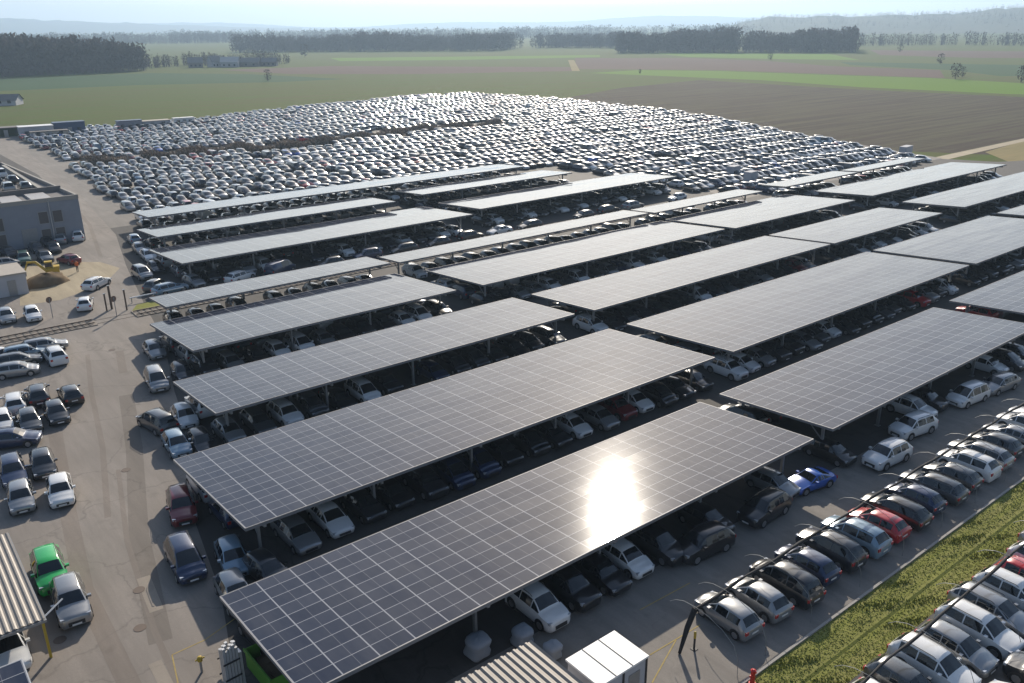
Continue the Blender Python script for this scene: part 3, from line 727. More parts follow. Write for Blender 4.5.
# every other car: one mass of cars
def simple_car(kind):
    bm, wnd = car_bm(kind, False); g = set(f for kk in ('windshield', 'rear_window', 'side_l', 'side_r') for f in wnd[kk])
    bmesh.ops.delete(bm, geom=[f for f in bm.faces if f.normal.z < -.9], context='FACES')
    bm.faces.ensure_lookup_table(); bm.verts.index_update()
    V = np.array([v.co[:] for v in bm.verts]); fl = []
    for f in bm.faces:
        vs_ = [v.index for v in f.verts]; fl.append((vs_, 1 if f in g else 0))
    n0 = len(V); W_, L_ = KIND[kind][1], KIND[kind][0]
    V = np.vstack([V, [(s1*L_*.30+.02+dx, s2*(W_/2+.004), z) for s1 in (-1, 1) for s2 in (-1, 1) for dx, z in ((-.33, .12), (-.26, .55), (.26, .55), (.33, .12))]])
    for q in range(4): fl.append(([n0+4*q+j for j in range(4)], 2))
    bm.free(); return V, fl
SIM = {k: simple_car(k) for k in KIND}
pk = list(PAINT); items = []
for c in rest: items.append((c['x'], c['y'], c['a'], c['kind'], c['paint'], 0.0))
for x, y, a in FAR: items.append((x, y, a, frng.choice(KINDS), frng.choice(FARP), 0.0))
for i in range(3):
    for j in range(9): items.append((26-2.6*j-(.4*i), 168+9*i, UP, frng.choice(KINDS), frng.choice(PAINTS), 7.02))
VV = []; LP = []; LS = []; MI = []; off = 0; OWN = []
for n_, (x, y, a, kd, p, z) in enumerate(items):
    V, fl = SIM[kd]; ca, sa = math.cos(a), math.sin(a)
    VV.append(np.stack([x+V[:, 0]*ca-V[:, 1]*sa, y+V[:, 0]*sa+V[:, 1]*ca, V[:, 2]+z], 1))
    for vs_, mi in fl:
        LP.extend(i+off for i in vs_); LS.append(len(vs_)); MI.append(pk.index(p) if mi == 0 else len(pk)+mi-1); OWN.append(n_)
    off += len(V)
me = bpy.data.meshes.new('parked_cars'); VV = np.vstack(VV)
me.vertices.add(len(VV)); me.vertices.foreach_set('co', VV.astype(np.float32).ravel())
me.loops.add(len(LP)); me.loops.foreach_set('vertex_index', np.array(LP, np.int32))
me.polygons.add(len(LS)); ls = np.array(LS); me.polygons.foreach_set('loop_start', np.concatenate([[0], np.cumsum(ls)[:-1]]).astype(np.int32))
for m in [PAINT[k] for k in pk]+[M['glass'], M['black']]: me.materials.append(m)
me.polygons.foreach_set('material_index', np.array(MI, np.int32)); me.update(calc_edges=True); me.validate()
me.polygons.foreach_set('use_smooth', [True]*len(LS)); me.set_sharp_from_angle(angle=R(38))
pc = bpy.data.objects.new('parked_cars', me); col.objects.link(pc)
tag(pc, 'thousands of closely parked cars filling the open lot behind the canopies', 'parked cars', kind='stuff')
CAR_ITEMS = rest

# ------------------------------------------------------------------ hail nets
def hail_net(x0, x1, yr, sgn, xs, lab):
    t = empty('hail_net', (x0, yr, 0), 0, lab, 'hail net', 'rolled hail nets on hoops over parked cars')
    pts = [(x-x0, .04*math.sin(x*.9)+.006*(x-x0), 2.5+.05*math.sin(x*1.25)) for x in np.arange(x0, x1, .9)]
    b = MB(); b.tube(pts, .12, 7, radii=[.065+.035*abs(math.sin(i*1.9))+.02*math.sin(i*.7) for i in range(len(pts))]); b.build('rolled_net', M['net'], t, smooth=60)
    b = MB(); b.tube([(0, 0, 2.55), (-.5, .05, 1.5), (-1.1, .0, .05)], .12, 7, radii=[.17, .16, .09]); b.build('hanging_net_end', M['net'], t, smooth=60)
    for x in xs:
        d = x-x0
        pr = [(-3.1, 0.0), (-3.05, 1.0), (-2.7, 1.75), (-1.9, 2.25), (-.9, 2.55), (0, 2.62), (.8, 2.55), (1.4, 2.3), (1.8, 1.95)]
        b = MB(); b.tube([(d, sgn*y+.006*d, z) for y, z in pr], .017, 5); b.build('hoop', M['hoop'], t, smooth=60)
    return t
hail_net(32.2, 96, 24.6, 1, [32.2, 34.7, 39.1, 44.4, 49.6, 54.8, 59.9, 64.8, 70, 75, 80, 85, 90], 'long black rolled hail net on thin pale hoops over the single row of cars')
hail_net(30.5, 62, 15.7, 1, [30.6, 34.7, 40.0, 45.4, 50.6, 55.8, 61], 'shorter black rolled hail net on thin pale hoops over the bottom right cars')

# ------------------------------------------------------------------ sheds, carport, cabin in the foreground
def corr_roof(x0, x1, y0, y1, z, pitch, amp, slope=0.0):
    b = MB(); n = int(round((x1-x0)/pitch*4)); prof = [0, 0, 1, 1]
    xs = [x0+(x1-x0)*i/n for i in range(n+1)]
    for i in range(n):
        za, zb = z+amp*prof[i % 4], z+amp*prof[(i+1) % 4]
        for k in range(1):
            b.face([(xs[i], y0, za), (xs[i+1], y0, zb), (xs[i+1], y1, zb+slope*(y1-y0)), (xs[i], y1, za+slope*(y1-y0))])
            b.face([(xs[i], y1, za-.03+slope*(y1-y0)), (xs[i+1], y1, zb-.03+slope*(y1-y0)), (xs[i+1], y0, zb-.03), (xs[i], y0, za-.03)])
    return b
t = empty('corrugated_carport', (-2, 52, 0), 0, 'carport with a brown corrugated sheet roof at the left picture edge', 'carport')
corr_roof(-7, 5.85, -5.5, 5.4, 2.6, .36, .07).build('roof', M['corr'], t)
b = MB(); b.box(-7, 5.9, -5.6, -5.45, 2.42, 2.57); b.box(-7, 5.9, 5.3, 5.45, 2.42, 2.57); b.box(5.75, 5.9, -5.44, 5.29, 2.42, 2.57); b.build('roof_frame', M['steel'], t)
for x, y in ((5.7, -5.4), (5.7, 5.2), (0, -5.4), (0, 5.2), (-6.5, -5.4)):
    b = MB(); b.box(x-.07, x+.07, y-.07, y+.07, 0, 2.42); b.build('post', M['yellow'] if x > 5 else M['steel'], t)
b = MB(); b.tube([(5.8, -5.2, 2.5), (7.0, -4.2, 2.6)], .05, 5); b.build('bracket', M['alu'], t)
c0 = at(21, 660, 2.6)
t = empty('small_solar_roof', (c0.x, c0.y, 0), 0, 'small solar roof at the bottom left picture corner, in front of the carport', 'solar roof')
b = MB(); b.box(-6.24, 0, -5.4, 0, 2.5, 2.6, 1, 0); b.build('panel_roof', [M['panel'], M['under']], t)
b = MB(); b.box(-6.3, .06, .003, .07, 2.45, 2.615); b.box(.003, .07, -5.4, 0, 2.45, 2.615); b.build('edge_trim', M['alu'], t)
for x, y in ((-.3, -.3), (-5.8, -.3), (-.3, -5)):
    b = MB(); b.box(x-.06, x+.06, y-.06, y+.06, 0, 2.49); b.build('post', M['steel'], t)

t = empty('corrugated_shed', (20.2, 23.5, 0), 0, 'shed with a grey ribbed sheet roof at the bottom centre before the nearest canopy', 'shed')
corr_roof(-4.0, 3.05, -5.0, 4.6, 2.75, .40, .09).build('roof', M['corr'], t)
b = MB(); b.box(-3.8, 2.85, -4.8, 4.4, 0, 2.7); b.build('wall', M['palewall'], t)
b = MB(); b.box(-.6, .5, 4.4, 4.45, 0, 2.05); b.build('door', M['steel'], t)
t = empty('white_cabin', (25.6, 24.8, 0), 0, 'white site cabin with a flat bright roof beside the ribbed shed', 'cabin')
b = MB(); b.box(-1.66, 1.66, -1.16, 1.16, 0, 2.5); b.build('wall', M['palewall'], t)
b = MB(); b.box(-1.75, 1.75, -1.25, 1.25, 2.503, 2.62); b.build('roof', M['white'], t)
for x in (-.6, .58):
    b = MB(); b.box(x-.02, x+.02, -1.24, 1.24, 2.622, 2.645); b.build('roof_seam', M['black'], t)
for x in (-1.67, 0, 1.67):
    b = MB(); b.box(x-.06, x+.06, -1.20, -1.163, 0, 2.5); b.build('frame_post', M['black'], t)
b = MB(); b.box(-1.2, -.4, -1.185, -1.163, .9, 1.9); b.build('window', M['window'], t)
b = MB(); b.box(.4, 1.2, -1.185, -1.163, .05, 2.0); b.build('door', M['steel'], t)
# storage under the near edge of the front canopy
def bag(x, y, s, lab):
    b = MB(); r2 = random.Random(int(x*10))
    b.blob((0, 0, s*.5), 1, 1, 1, 16, 10, 0, .10, r2)
    sq = lambda q, e: math.copysign(abs(q)**e, q)
    for i, v in enumerate(b.v):
        z = sq(v[2]-s*.5, .55)*s*.52+s*.5; k = s*(.56+.07*math.sin(z*9/s))
        b.v[i] = (sq(v[0], .6)*k+.12*z, sq(v[1], .6)*k, max(.0, z))
    t = b.build('bulk_bag', M['bag'], None, (x, y, 0), smooth=60); return tag(t, lab, 'bulk bag', 'bulk bags beside the nearest canopy')
p = at(482, 660); bag(p.x, p.y+.5, 1.15, 'largest pale bulk bag, behind the ribbed shed and left of the others')
p = at(527, 648); bag(p.x, p.y+.5, 1.0, 'pale bulk bag in the middle, beside the far corner of the ribbed shed')
p = at(555, 660); bag(p.x, p.y+.3, .85, 'small pale bulk bag between the ribbed shed and white cabin')
def ibc(x, y, lab):
    t = empty('liquid_tank', (x, y, 0), R(8), lab, 'liquid tank', 'caged tanks under the nearest canopy')
    b = MB(); b.box(-.5, .5, -.6, .6, .16, 1.1); b.build('tank', M['white'], t)
    b = MB(); b.box(-.52, .52, -.62, .62, 0, .14); b.build('pallet', M['sleeper'], t)
    b = MB()
    for z in (.3, .55, .8, 1.1):
        for y0 in (-.62, .62): b.box(-.53, .53, y0-.012, y0+.012, z-.012, z+.012)
    for x0 in np.linspace(-.52, .52, 5):
        for y0 in (-.635, .635): b.box(x0-.012, x0+.012, y0-.012, y0+.012, .16, 1.14)
    b.build('cage', M['steel'], t)
    b = MB(); b.tube([(0, 0, 1.1), (0, 0, 1.17)], .14, 10); b.build('lid', M['black'], t)
p = at(537, 611, .4); ibc(p.x, p.y, 'white caged liquid tank standing out in front, under the nearest canopy edge')
p = at(524, 600, .4); ibc(p.x-.2, p.y+.3, 'white caged liquid tank tucked behind the other, under the nearest canopy edge')
# left front: metal rails, skip, stand pipe
p = at(234, 690)
t = empty('metal_rail_rack', (p.x, p.y, 0), R(4), 'upright bundle of shiny tall metal rails left of the nearest canopy corner', 'rail rack')
for i in range(5):
    b = MB()
    for j in range(3): b.box(-.40+.165*i, -.26+.165*i, -.3+.2*j, -.15+.2*j, .1, 3.0-.12*((i*2+j) % 3))
    b.build('rail_bundle', M['alu'], t)
b = MB(); b.box(.47, .62, -.2, .15, .1, 2.3); b.build('short_rail', M['alu'], t)
b = MB(); b.box(-.5, .7, -.45, .45, 0, .095); b.build('rack_base', M['steel'], t)
for z in (1.0, 2.0):
    b = MB(); b.box(-.46, .44, -.36, -.303, z, z+.08); b.box(-.46, .44, .403, .45, z, z+.08); b.build('strap', M['black'], t)
p = at(262, 664, .6)
t = empty('green_skip', (p.x+.4, p.y-.6, 0), R(92), 'green open waste skip beneath the left edge of the nearest canopy', 'skip')
b = MB(); o = []
for (x0, x1, y0, y1) in ((-1.6, 1.6, -.85, -.8), (-1.6, 1.6, .8, .85), (-1.6, -1.55, -.797, .797), (1.55, 1.6, -.797, .797)): b.box(x0, x1, y0, y1, .05, 1.25)
b.box(-1.55, 1.55, -.797, .797, .05, .1); b.build('hopper', M['green'], t)
b = MB(); b.box(-1.66, 1.66, -.92, -.853, 1.1, 1.28); b.box(-1.66, 1.66, .853, .92, 1.1, 1.28); b.build('rim', M['green'], t)
b = MB(); b.blob((0, 0, .6), 1.4, .7, .3, 10, 6, 0, .2); b.build('rubble', M['soil'], t)
p = at(202, 672)
t = empty('stand_pipe', (p.x, p.y, 0), 0, 'yellow-topped stand pipe on the asphalt left of the metal rails', 'stand pipe')
b = MB(); b.tube([(0, 0, 0), (0, 0, .75)], .07, 8); b.build('pipe', M['steel'], t)
b = MB(); b.tube([(0, 0, .75), (0, 0, 1.0), (0, 0, 1.05)], .14, 8, radii=[.14, .14, .06]); b.tube([(-.25, 0, .88), (.25, 0, .88)], .05, 6); b.build('valve', M['yellow'], t)
p = at(694, 649)
t = empty('bollard', (p.x, p.y, 0), 0, 'thin dark bollard with a yellow top at the open end of the hail net', 'bollard')
b = MB(); b.tube([(0, 0, 0), (0, 0, .75)], .06, 8); b.box(-.16, .16, -.16, .16, -.01, .03); b.build('post', M['black'], t)
b = MB(); b.tube([(0, 0, .75), (0, 0, 1.15), (0, 0, 1.2)], .075, 8, radii=[.075, .075, .03]); b.build('cap', M['yellow'], t)
p = at(752, 684)
t = empty('fire_hydrant', (p.x, p.y, 0), 0, 'red fire hydrant standing in the grass verge at the bottom edge', 'hydrant')
b = MB(); b.tube([(0, 0, 0), (0, 0, .08), (0, 0, .081), (0, 0, .8), (0, 0, .9), (0, 0, .98)], .13, 10, radii=[.2, .2, .13, .13, .15, .05]); b.build('barrel', M['red'], t, smooth=40)
for s_ in (-1, 1):
    b = MB(); b.tube([(s_*.1, 0, .62), (s_*.26, 0, .62)], .06, 8); b.build('outlet', M['red'], t)

# ------------------------------------------------------------------ the hall on the left and things round it
t = empty('grey_hall', (0, 175, 0), 0, 'grey flat-roofed hall with cars on its roof deck, left of the drive', 'building')
b = MB(); P = [(31.1, -21.5), (28.2, 28), (-40, 28), (-40, -21.5)]
for i in range(4):
    a, c = P[i], P[(i+1) % 4]; b.face([(a[0], a[1], 0), (c[0], c[1], 0), (c[0], c[1], 7), (a[0], a[1], 7)])
b.build('wall', M['wall'], t)
b = MB(); b.face([(x, y, 6.99) for x, y in P]); o = b.build('roof', M['roofgrey'], t)
if o.data.polygons[0].normal.z < 0: o.data.flip_normals()
b = MB()
for i in (0, 3, 1, 2):
    a, c = Vector(P[i]), Vector(P[(i+1) % 4]); d = (c-a).normalized(); n_ = Vector((-d.y, d.x))*.3
    q = [a-n_*.2, c-n_*.2, c+n_, a+n_]
    for z in (7.55,): b.face([(v.x, v.y, z) for v in q])
    b.face([(q[0].x, q[0].y, 6.9), (q[1].x, q[1].y, 6.9), (q[1].x, q[1].y, 7.55), (q[0].x, q[0].y, 7.55)])
    b.face([(q[3].x, q[3].y, 7.55), (q[2].x, q[2].y, 7.55), (q[2].x, q[2].y, 6.99), (q[3].x, q[3].y, 6.99)])
b.build('parapet', M['kerb'], t)
for i in range(9):
    x = 27.5-4.2*i; b = MB(); b.box(x-2.9, x, -19.8, -13.6, 7.0, 7.28); b.build('skylight', M['skylight'], t)
b = MB(); b.box(-40, 30.5, -12.6, -12.2, 7.0, 7.9); b.build('deck_wall', M['roofgrey'], t)
b = MB(); b.box(27.5, 28.1, -12, 24, 7.0, 7.5); b.build('deck_kerb', M['kerb'], t)
for x, z0, z1, wd in ((25.5, 3.6, 5.4, 1.3), (27.6, 3.6, 5.4, 1.3), (25.5, 1.2, 2.6, 1.3), (27.6, 1.2, 2.6, 1.3), (18.4, 3.2, 5.2, 2.6), (18.4, .8, 2.6, 2.6)):
    f = MB(); f.box(x-wd/2-.1, x+wd/2+.1, -21.56, -21.503, z0-.1, z1+.1); fo = f.build('window', M['steel'], t)
    g = MB(); g.box(x-wd/2, x+wd/2, -21.59, -21.563, z0, z1); g.build('pane', M['dim'], fo)
b = MB(); b.box(22, 24.2, -21.56, -21.503, 0, 3); b.build('roller_door', M['steel'], t)
b = MB(); b.tube([(26.55, -21.65, 0), (26.55, -21.65, 7)], .09, 6); b.build('drain_pipe', M['alu'], t)
t = empty('tan_roofed_shed', (13.5, 128.6, 0), 0, 'low white shed with a tan flat roof at the left edge by the digger', 'shed')
b = MB(); b.box(-9, 3.9, -3.0, 3.0, 0, 2.75); b.build('wall', M['palewall'], t)
b = MB(); b.box(-9.1, 4.05, -3.15, 3.15, 2.753, 2.95); b.build('roof', M['tan'], t)
for x in (-4, 0):
    b = MB(); b.box(x-.6, x+.6, -3.04, -3.003, 1.0, 1.9); b.build('window', M['window'], t)
b = MB(); b.box(1.6, 2.6, -3.04, -3.003, 0, 2.1); b.build('door', M['steel'], t)
# soil heap and digger
p = at(47, 284); b = MB(); b.blob((0, 0, 0), 2.9, 1.9, 1.5, 18, 12, 0, .10, random.Random(4))
b.v = [(x, y, max(z, -.05)) for x, y, z in b.v]; o = b.build('soil_heap', M['soil'], None, (p.x, p.y, 0), R(10), smooth=60); tag(o, 'brown heap of soil in front of the yellow digger', 'soil heap')
p = at(52, 276)
t = empty('digger', (p.x, p.y, 0), R(170), 'small yellow tracked digger standing behind the soil heap', 'digger')
for s_ in (-1, 1):
    b = MB(); n = 8; prof = [(-1.1, .05), (1.1, .05), (1.35, .3), (1.1, .58), (-1.1, .58), (-1.35, .3)]
    for i in range(6):
        a, c = prof[i], prof[(i+1) % 6]; b.face([(a[0], s_*.55, a[1]), (c[0], s_*.55, c[1]), (c[0], s_*.95, c[1]), (a[0], s_*.95, a[1])])
    b.face([(x, s_*.55, z) for x, z in prof]); b.face([(x, s_*.95, z) for x, z in prof]); b.build('track', M['tyre'], t)
b = MB(); b.box(-1.4, .9, -.85, .85, .7, 1.5); b.box(-1.5, -.5, -.8, .8, 1.503, 1.85); b.build('body', M['yellow'], t)
b = MB(); b.box(-.4, .8, -.8, .1, 1.503, 2.6); b.box(-.45, .85, -.85, .15, 2.603, 2.72); b.build('cab', M['yellow'], t)
b = MB(); b.box(-.3, .815, -.815, .115, 1.75, 2.5); b.build('cab_window', M['window'], t)
b = MB(); b.tube([(.8, .4, 1.3), (2.2, .4, 3.0), (3.6, .4, 3.1)], .2, 6, radii=[.26, .24, .16]); b.build('boom', M['yellow'], t)
b = MB(); b.tube([(3.4, .4, 3.2), (4.2, .4, 1.3)], .15, 6); b.build('arm', M['yellow'], t)
b = MB(); b.box(3.9, 4.6, 0, .8, .7, 1.3); b.build('bucket', M['steel'], t); t.scale = (.78, .78, .78)
# person by the digger: one skinned body
def person(p, lab):
    V = [(0, 0, .95), (0, 0, 1.2), (0, 0, 1.42), (0, 0, 1.52), (0, .02, 1.66), (.1, 0, .9), (.12, .02, .5), (.12, -.02, .08), (.12, .12, .04), (-.1, 0, .9), (-.12, -.05, .5), (-.12, -.12, .08), (-.12, .02, .04),
         (.2, 0, 1.4), (.26, 0, 1.12), (.26, .1, .9), (-.2, 0, 1.4), (-.26, 0, 1.12), (-.25, .1, .9)]
    Ed = [(0, 1), (1, 2), (2, 3), (3, 4), (0, 5), (5, 6), (6, 7), (7, 8), (0, 9), (9, 10), (10, 11), (11, 12), (2, 13), (13, 14), (14, 15), (2, 16), (16, 17), (17, 18)]
    rad = [.15, .14, .16, .06, .11, .1, .07, .05, .045, .1, .07, .05, .045, .07, .05, .04, .07, .05, .04]
    me = bpy.data.meshes.new('person'); me.from_pydata(V, Ed, []); o = bpy.data.objects.new('person', me); col.objects.link(o)
    md = o.modifiers.new('skin', 'SKIN')
    for i, r_ in enumerate(rad): me.skin_vertices[0].data[i].radius = (r_, r_*.8)
    me.skin_vertices[0].data[0].use_root = True
    o.modifiers.new('sub', 'SUBSURF').levels = 1; o.modifiers['sub'].render_levels = 1
    dg = bpy.context.evaluated_depsgraph_get(); m2 = bpy.data.meshes.new_from_object(o.evaluated_get(dg)); o.modifiers.clear(); o.data = m2
    m2.materials.clear()
    for m in ('trouser', 'orange', 'skin'): m2.materials.append(M[m])
    for f in m2.polygons:
        z, x = f.center.z, abs(f.center.x); f.material_index = 2 if z > 1.52 or (x > .2 and z < .95) else 1 if z > .95 else 0
        f.use_smooth = True
    o.location = p; o.rotation_euler = (0, 0, R(200)); return tag(o, lab, 'person')
person(at(78, 272), 'person in an orange-red jacket and dark trousers standing at the drive edge')
# signs and posts at the crossing
def sign(px, lab, m):
    p = at(*px); t = empty('road_sign', (p.x, p.y, 0), R(200), lab, 'road sign', 'round signs at the railway crossing')
    b = MB(); b.tube([(0, 0, 0), (0, 0, 2.5)], .05, 6); b.build('post', M['steel'], t)
    b = MB(); b.tube([(0, -.06, 2.3), (0, -.09, 2.3)], .38, 16, 0); b.build('disc', m, t)
    b = MB(); b.tube([(0, -.092, 2.3), (0, -.10, 2.3)], .27, 16, 0); b.build('disc_face', M['white'] , t)
sign((53, 318), 'round sign showing its brown back, left of the drive before the track', M['signback'])
sign((117, 317), 'round sign showing its brown back, right of the drive beside the track', M['signback'])
for px, h, l in (((107, 311), 2.2, 'thin dark gate post right of the drive, farther from the camera'), ((112, 309), 3.0, 'taller thicker dark gate post right of the drive'), ((127, 310), 2.6, 'dark post standing by the grass patch beside the track')):
    p = at(*px); t = empty('gate_post', (p.x, p.y, 0), 0, l, 'post', 'dark posts at the railway crossing')
    b = MB(); b.tube([(0, 0, 0), (0, 0, h)], .14 if h > 2.8 else .1, 7); b.build('shaft', M['rail'], t)
    b = MB(); b.tube([(0, 0, h), (0, 0, h+.08)], .17, 7); b.build('cap', M['steel'], t)
t = empty('barrier_rail', (29.5, 112.2, 0), R(3), 'low white barrier rail on the grass between track and narrow canopy', 'barrier')
b = MB(); b.tube([(-3, 0, .7), (4, 0, .7)], .09, 6); b.build('rail', M['white'], t)
for x in (-2.8, .5, 3.8):
    b = MB(); b.tube([(x, 0, 0), (x, 0, .66)], .06, 6); b.build('post', M['steel'], t)

# ------------------------------------------------------------------ hedges in the open lot
for i, ((xa, ya), (xb, yb)) in enumerate(HEDGES):
    b = MB(); L_ = math.hypot(xb-xa, yb-ya); n = int(L_*95); d = Vector((xb-xa, yb-ya)).normalized(); hr = random.Random(i)
    for k in range(n):
        u = hr.uniform(0, L_); q = hr.gauss(0, .95); z = hr.uniform(.0, 2.5)*(.8+.25*math.sin(u*.5+i)); x, y = xa+d.x*u-d.y*q, ya+d.y*u+d.x*q
        a = hr.uniform(0, 6.3); s_ = hr.uniform(.15, .5); e = Vector((math.cos(a)*s_, math.sin(a)*s_, hr.uniform(.1, .5)))
        f_ = Vector((-math.sin(a)*.12, math.cos(a)*.12, hr.uniform(-.1, .1))); c = Vector((x, y, z))
        b.face([c-e-f_, c+e-f_*.4, c+e+f_*.4, c-e+f_])
    lab = ['short brown winter hedge at the left end of the open lot', 'brown winter hedge second from the left in the open lot', 'long brown winter hedge across the middle of the open lot', 'brown winter hedge right of the long one in the open lot', 'stub of brown hedge at the right end of the hedge line'][i]
    t = empty('hedge', (0, 0, 0), 0, lab, 'hedge', 'brown hedges in the open car lot'); b.build('foliage', M['hedge'], t)
    b = MB(); b.box(-L_/2, L_/2, -.5, .5, 0, 1.2); o = b.build('stems', M['hedge'], t, ((xa+xb)/2, (ya+yb)/2, 0), math.atan2(d.y, d.x))
for (xa, ya), (xb, yb) in HEDGES: sheet('dirt_strip', [(xa-1, ya-1.5), (xb+1, yb-1.5), (xb+1, yb+7.5), (xa-1, ya+7.5)], .008, M['dirt'])
# cabins and containers at the far left corner of the lot
def cabin(name, px, w_, d_, h_, m, rm, lab, cat):
    p = at(*px); t = empty(name, (p.x, p.y, 0), R(-4), lab, cat)
    b = MB(); b.box(-w_/2, w_/2, -d_/2, d_/2, 0, h_); b.build('wall', m, t)
    b = MB(); b.box(-w_/2-.12, w_/2+.12, -d_/2-.12, d_/2+.12, h_+.003, h_+.18); b.build('roof', rm, t)
    b = MB(); b.box(-.6, .6, -d_/2-.04, -d_/2-.003, 0, 2.1); b.build('door', M['steel'], t)
    for x in (-w_*.3, w_*.3):
        b = MB(); b.box(x-.6, x+.6, -d_/2-.04, -d_/2-.003, 1.1, 1.9); b.build('window', M['window'], t)
cabin('site_cabin', (37, 136), 10, 5, 3.2, M['palewall'], M['white'], 'white-roofed site cabin at the far left corner of the open lot', 'cabin')
cabin('blue_store', (70, 133), 9.5, 4, 3.6, M['blue'], M['blue'], 'dark blue store container beside the white-roofed cabin', 'container')
cabin('long_store', (152, 127.5), 12, 4, 2.3, M['palewall'], M['tan'], 'long low pale store with a tan roof at the far field edge', 'store')
cabin('flat_store', (50, 137), 11, 3, 1.9, M['tan'], M['roofgrey'], 'low brown store in front of the white cabin and blue container', 'store')
cabin('dark_store', (6, 136), 11, 5, 2.7, M['fir'], M['roofgrey'], 'dark store at the left picture edge by the field', 'store')
cabin('white_trailer', (184, 125), 7, 2.6, 2.5, M['white'], M['white'], 'white box trailer at the far edge beside the long pale store', 'trailer')
cabin('grey_container', (130, 129.5), 8, 3, 3, M['wall'], M['blue'], 'blue-grey container left of the long pale store', 'container')
for px, lab in (((733, 177), 'pale box van body among the cars behind the second canopy'), ((750, 183), 'pale box van body nearer the camera, before the small back canopy'), ((905, 156), 'long grey box trailer at the right corner of the open lot')):
    p = at(*px); t = empty('box_trailer', (p.x, p.y, 0), R(8), lab, 'trailer', 'box trailers in the open lot'); t.scale = (.75, .75, .75)
    l_ = 6 if px[0] > 900 else 4
    b = MB(); b.box(-l_/2, l_/2, -1.2, 1.2, .8, 3.4); b.build('box_body', M['palewall'], t)
    b = MB(); b.box(-l_/2, l_/2, -1.0, 1.0, .55, .797); b.build('chassis', M['black'], t)
    for x in (-l_*.3, l_*.3):
        b = MB(); b.tube([(x, -1.15, .45), (x, 1.15, .45)], .45, 12); b.build('wheel_axle', M['tyre'], t)

# ------------------------------------------------------------------ trees, woods, farm
def bare_tree(b, x, y, h, w_, n, rr, tr=0.25, z0=0.0, mi=0):
    b.tube([(x, y, z0), (x+rr.uniform(-.3, .3), y, z0+h*.45), (x+rr.uniform(-.8, .8), y, z0+h*.9)], tr, 4, 1, False, [tr, tr*.7, tr*.15])
    for k in range(n):
        th = rr.uniform(0, 6.283); u = rr.random()**.5; ph = rr.uniform(-1, 1)
        c = Vector((x+math.cos(th)*u*w_*math.sqrt(1-ph*ph*.8), y+math.sin(th)*u*w_*math.sqrt(1-ph*ph*.8), z0+h*(.55+.43*ph)))
        s_ = rr.uniform(.4, 1.2)*h/18; e = Vector((rr.uniform(-1, 1), rr.uniform(-1, 1), rr.uniform(.2, 1.4))).normalized()*s_*1.5
        f_ = e.cross(Vector((rr.uniform(-1, 1), rr.uniform(-1, 1), .2))).normalized()*s_*.55
        b.face([c-e-f_*.6, c+e*.2-f_, c+e, c-e*.1+f_], mi)
def wood(name, pts, depth, h, dens, lab, m, seed, n=46, zf=None):
    b = MB(); rr = random.Random(seed)
    for (xa, ya), (xb, yb) in zip(pts[:-1], pts[1:]):
        d = Vector((xb-xa, yb-ya)); L_ = d.length; d.normalize(); nn = Vector((-d.y, d.x))
        if nn.dot(Vector((xa, ya))) < 0: nn = -nn
        for i in range(int(L_*depth/dens*1.5)):
            u = rr.uniform(0, L_); q = rr.random()**1.6*depth
            hh = h*rr.uniform(.72, 1.08)*(1+.10*math.sin(u*.03+seed)+.06*math.sin(u*.11)); x = xa+d.x*u+nn.x*q; y = ya+d.y*u+nn.y*q
            bare_tree(b, x, y, hh, hh*.26, n if q < depth*.5 else n//2, rr, .3, zf(x, y) if zf else 0.0)
    o = b.build(name, [m, M['bark']]); return tag(o, lab, 'wood', 'distant woods beyond the fields', 'stuff')
g = lambda u, v: at(u, v).xy[:]
wood('leafless_wood', [g(-60, 80), g(0, 77), g(150, 70.5)], 150, 25, 34, 'dark leafless wood at the left edge beyond the green field', M['bark'], 1)
wood('leafless_wood', [g(232, 52.5), g(370, 51.5), g(500, 51)], 170, 21, 70, 'bluish wood beyond the fields left of centre', M['bark'], 2)
wood('leafless_wood', [g(530, 48), g(622, 48)], 160, 20, 90, 'small far wood in the middle of the horizon', M['bark'], 3)
wood('leafless_wood', [g(617, 53), g(740, 52.5), g(857, 52.5)], 150, 23, 60, 'long dark wood right of centre below the hills', M['bark'], 4)
wood('tree_belt', [g(-100, 47), g(60, 45), g(230, 43)], 200, 22, 170, 'pale tree belt far behind the left wood', M['bark'], 5, 22)
wood('tree_belt', [g(150, 41), g(330, 40), g(520, 39.5)], 250, 24, 300, 'hazy tree belt on the horizon left of centre', M['bark'], 6, 20)
wood('tree_belt', [g(500, 37), g(640, 36.5), g(720, 37)], 250, 26, 380, 'hazy tree belt on the horizon at the centre', M['bark'], 7, 20)
wood('tree_belt', [g(860, 46), g(960, 45), g(1100, 47)], 140, 16, 190, 'thin tree belt at the foot of the right hills', M['bark'], 8, 22)
wood('farm_trees', [g(150, 68.5), g(185, 66), g(240, 64.5), g(285, 64)], 40, 11, 38, 'scrubby trees around the farm beyond the left wood', M['bark'], 9, 30)
TREES = [((268, 81), 7, 'single round tree on the edge of the dark green field'), ((955, 79), 9, 'lone bushy tree by the field path at the right'), ((962, 77), 6, 'small tree right of the lone bushy tree'), ((940, 64), 8, 'dark tree between the right-hand fields'),
         ((900, 52), 9, 'solitary tree below the hills on the right'), ((1021, 82), 9, 'dark bush at the right picture edge beyond the bright field'), ((640, 73.5), 3, 'tiny bush on the bright green field edge'), ((305, 57), 15, 'tall thin tree sticking out left of the bluish wood'), ((770, 60), 7, 'tree at the end of the mauve field')]
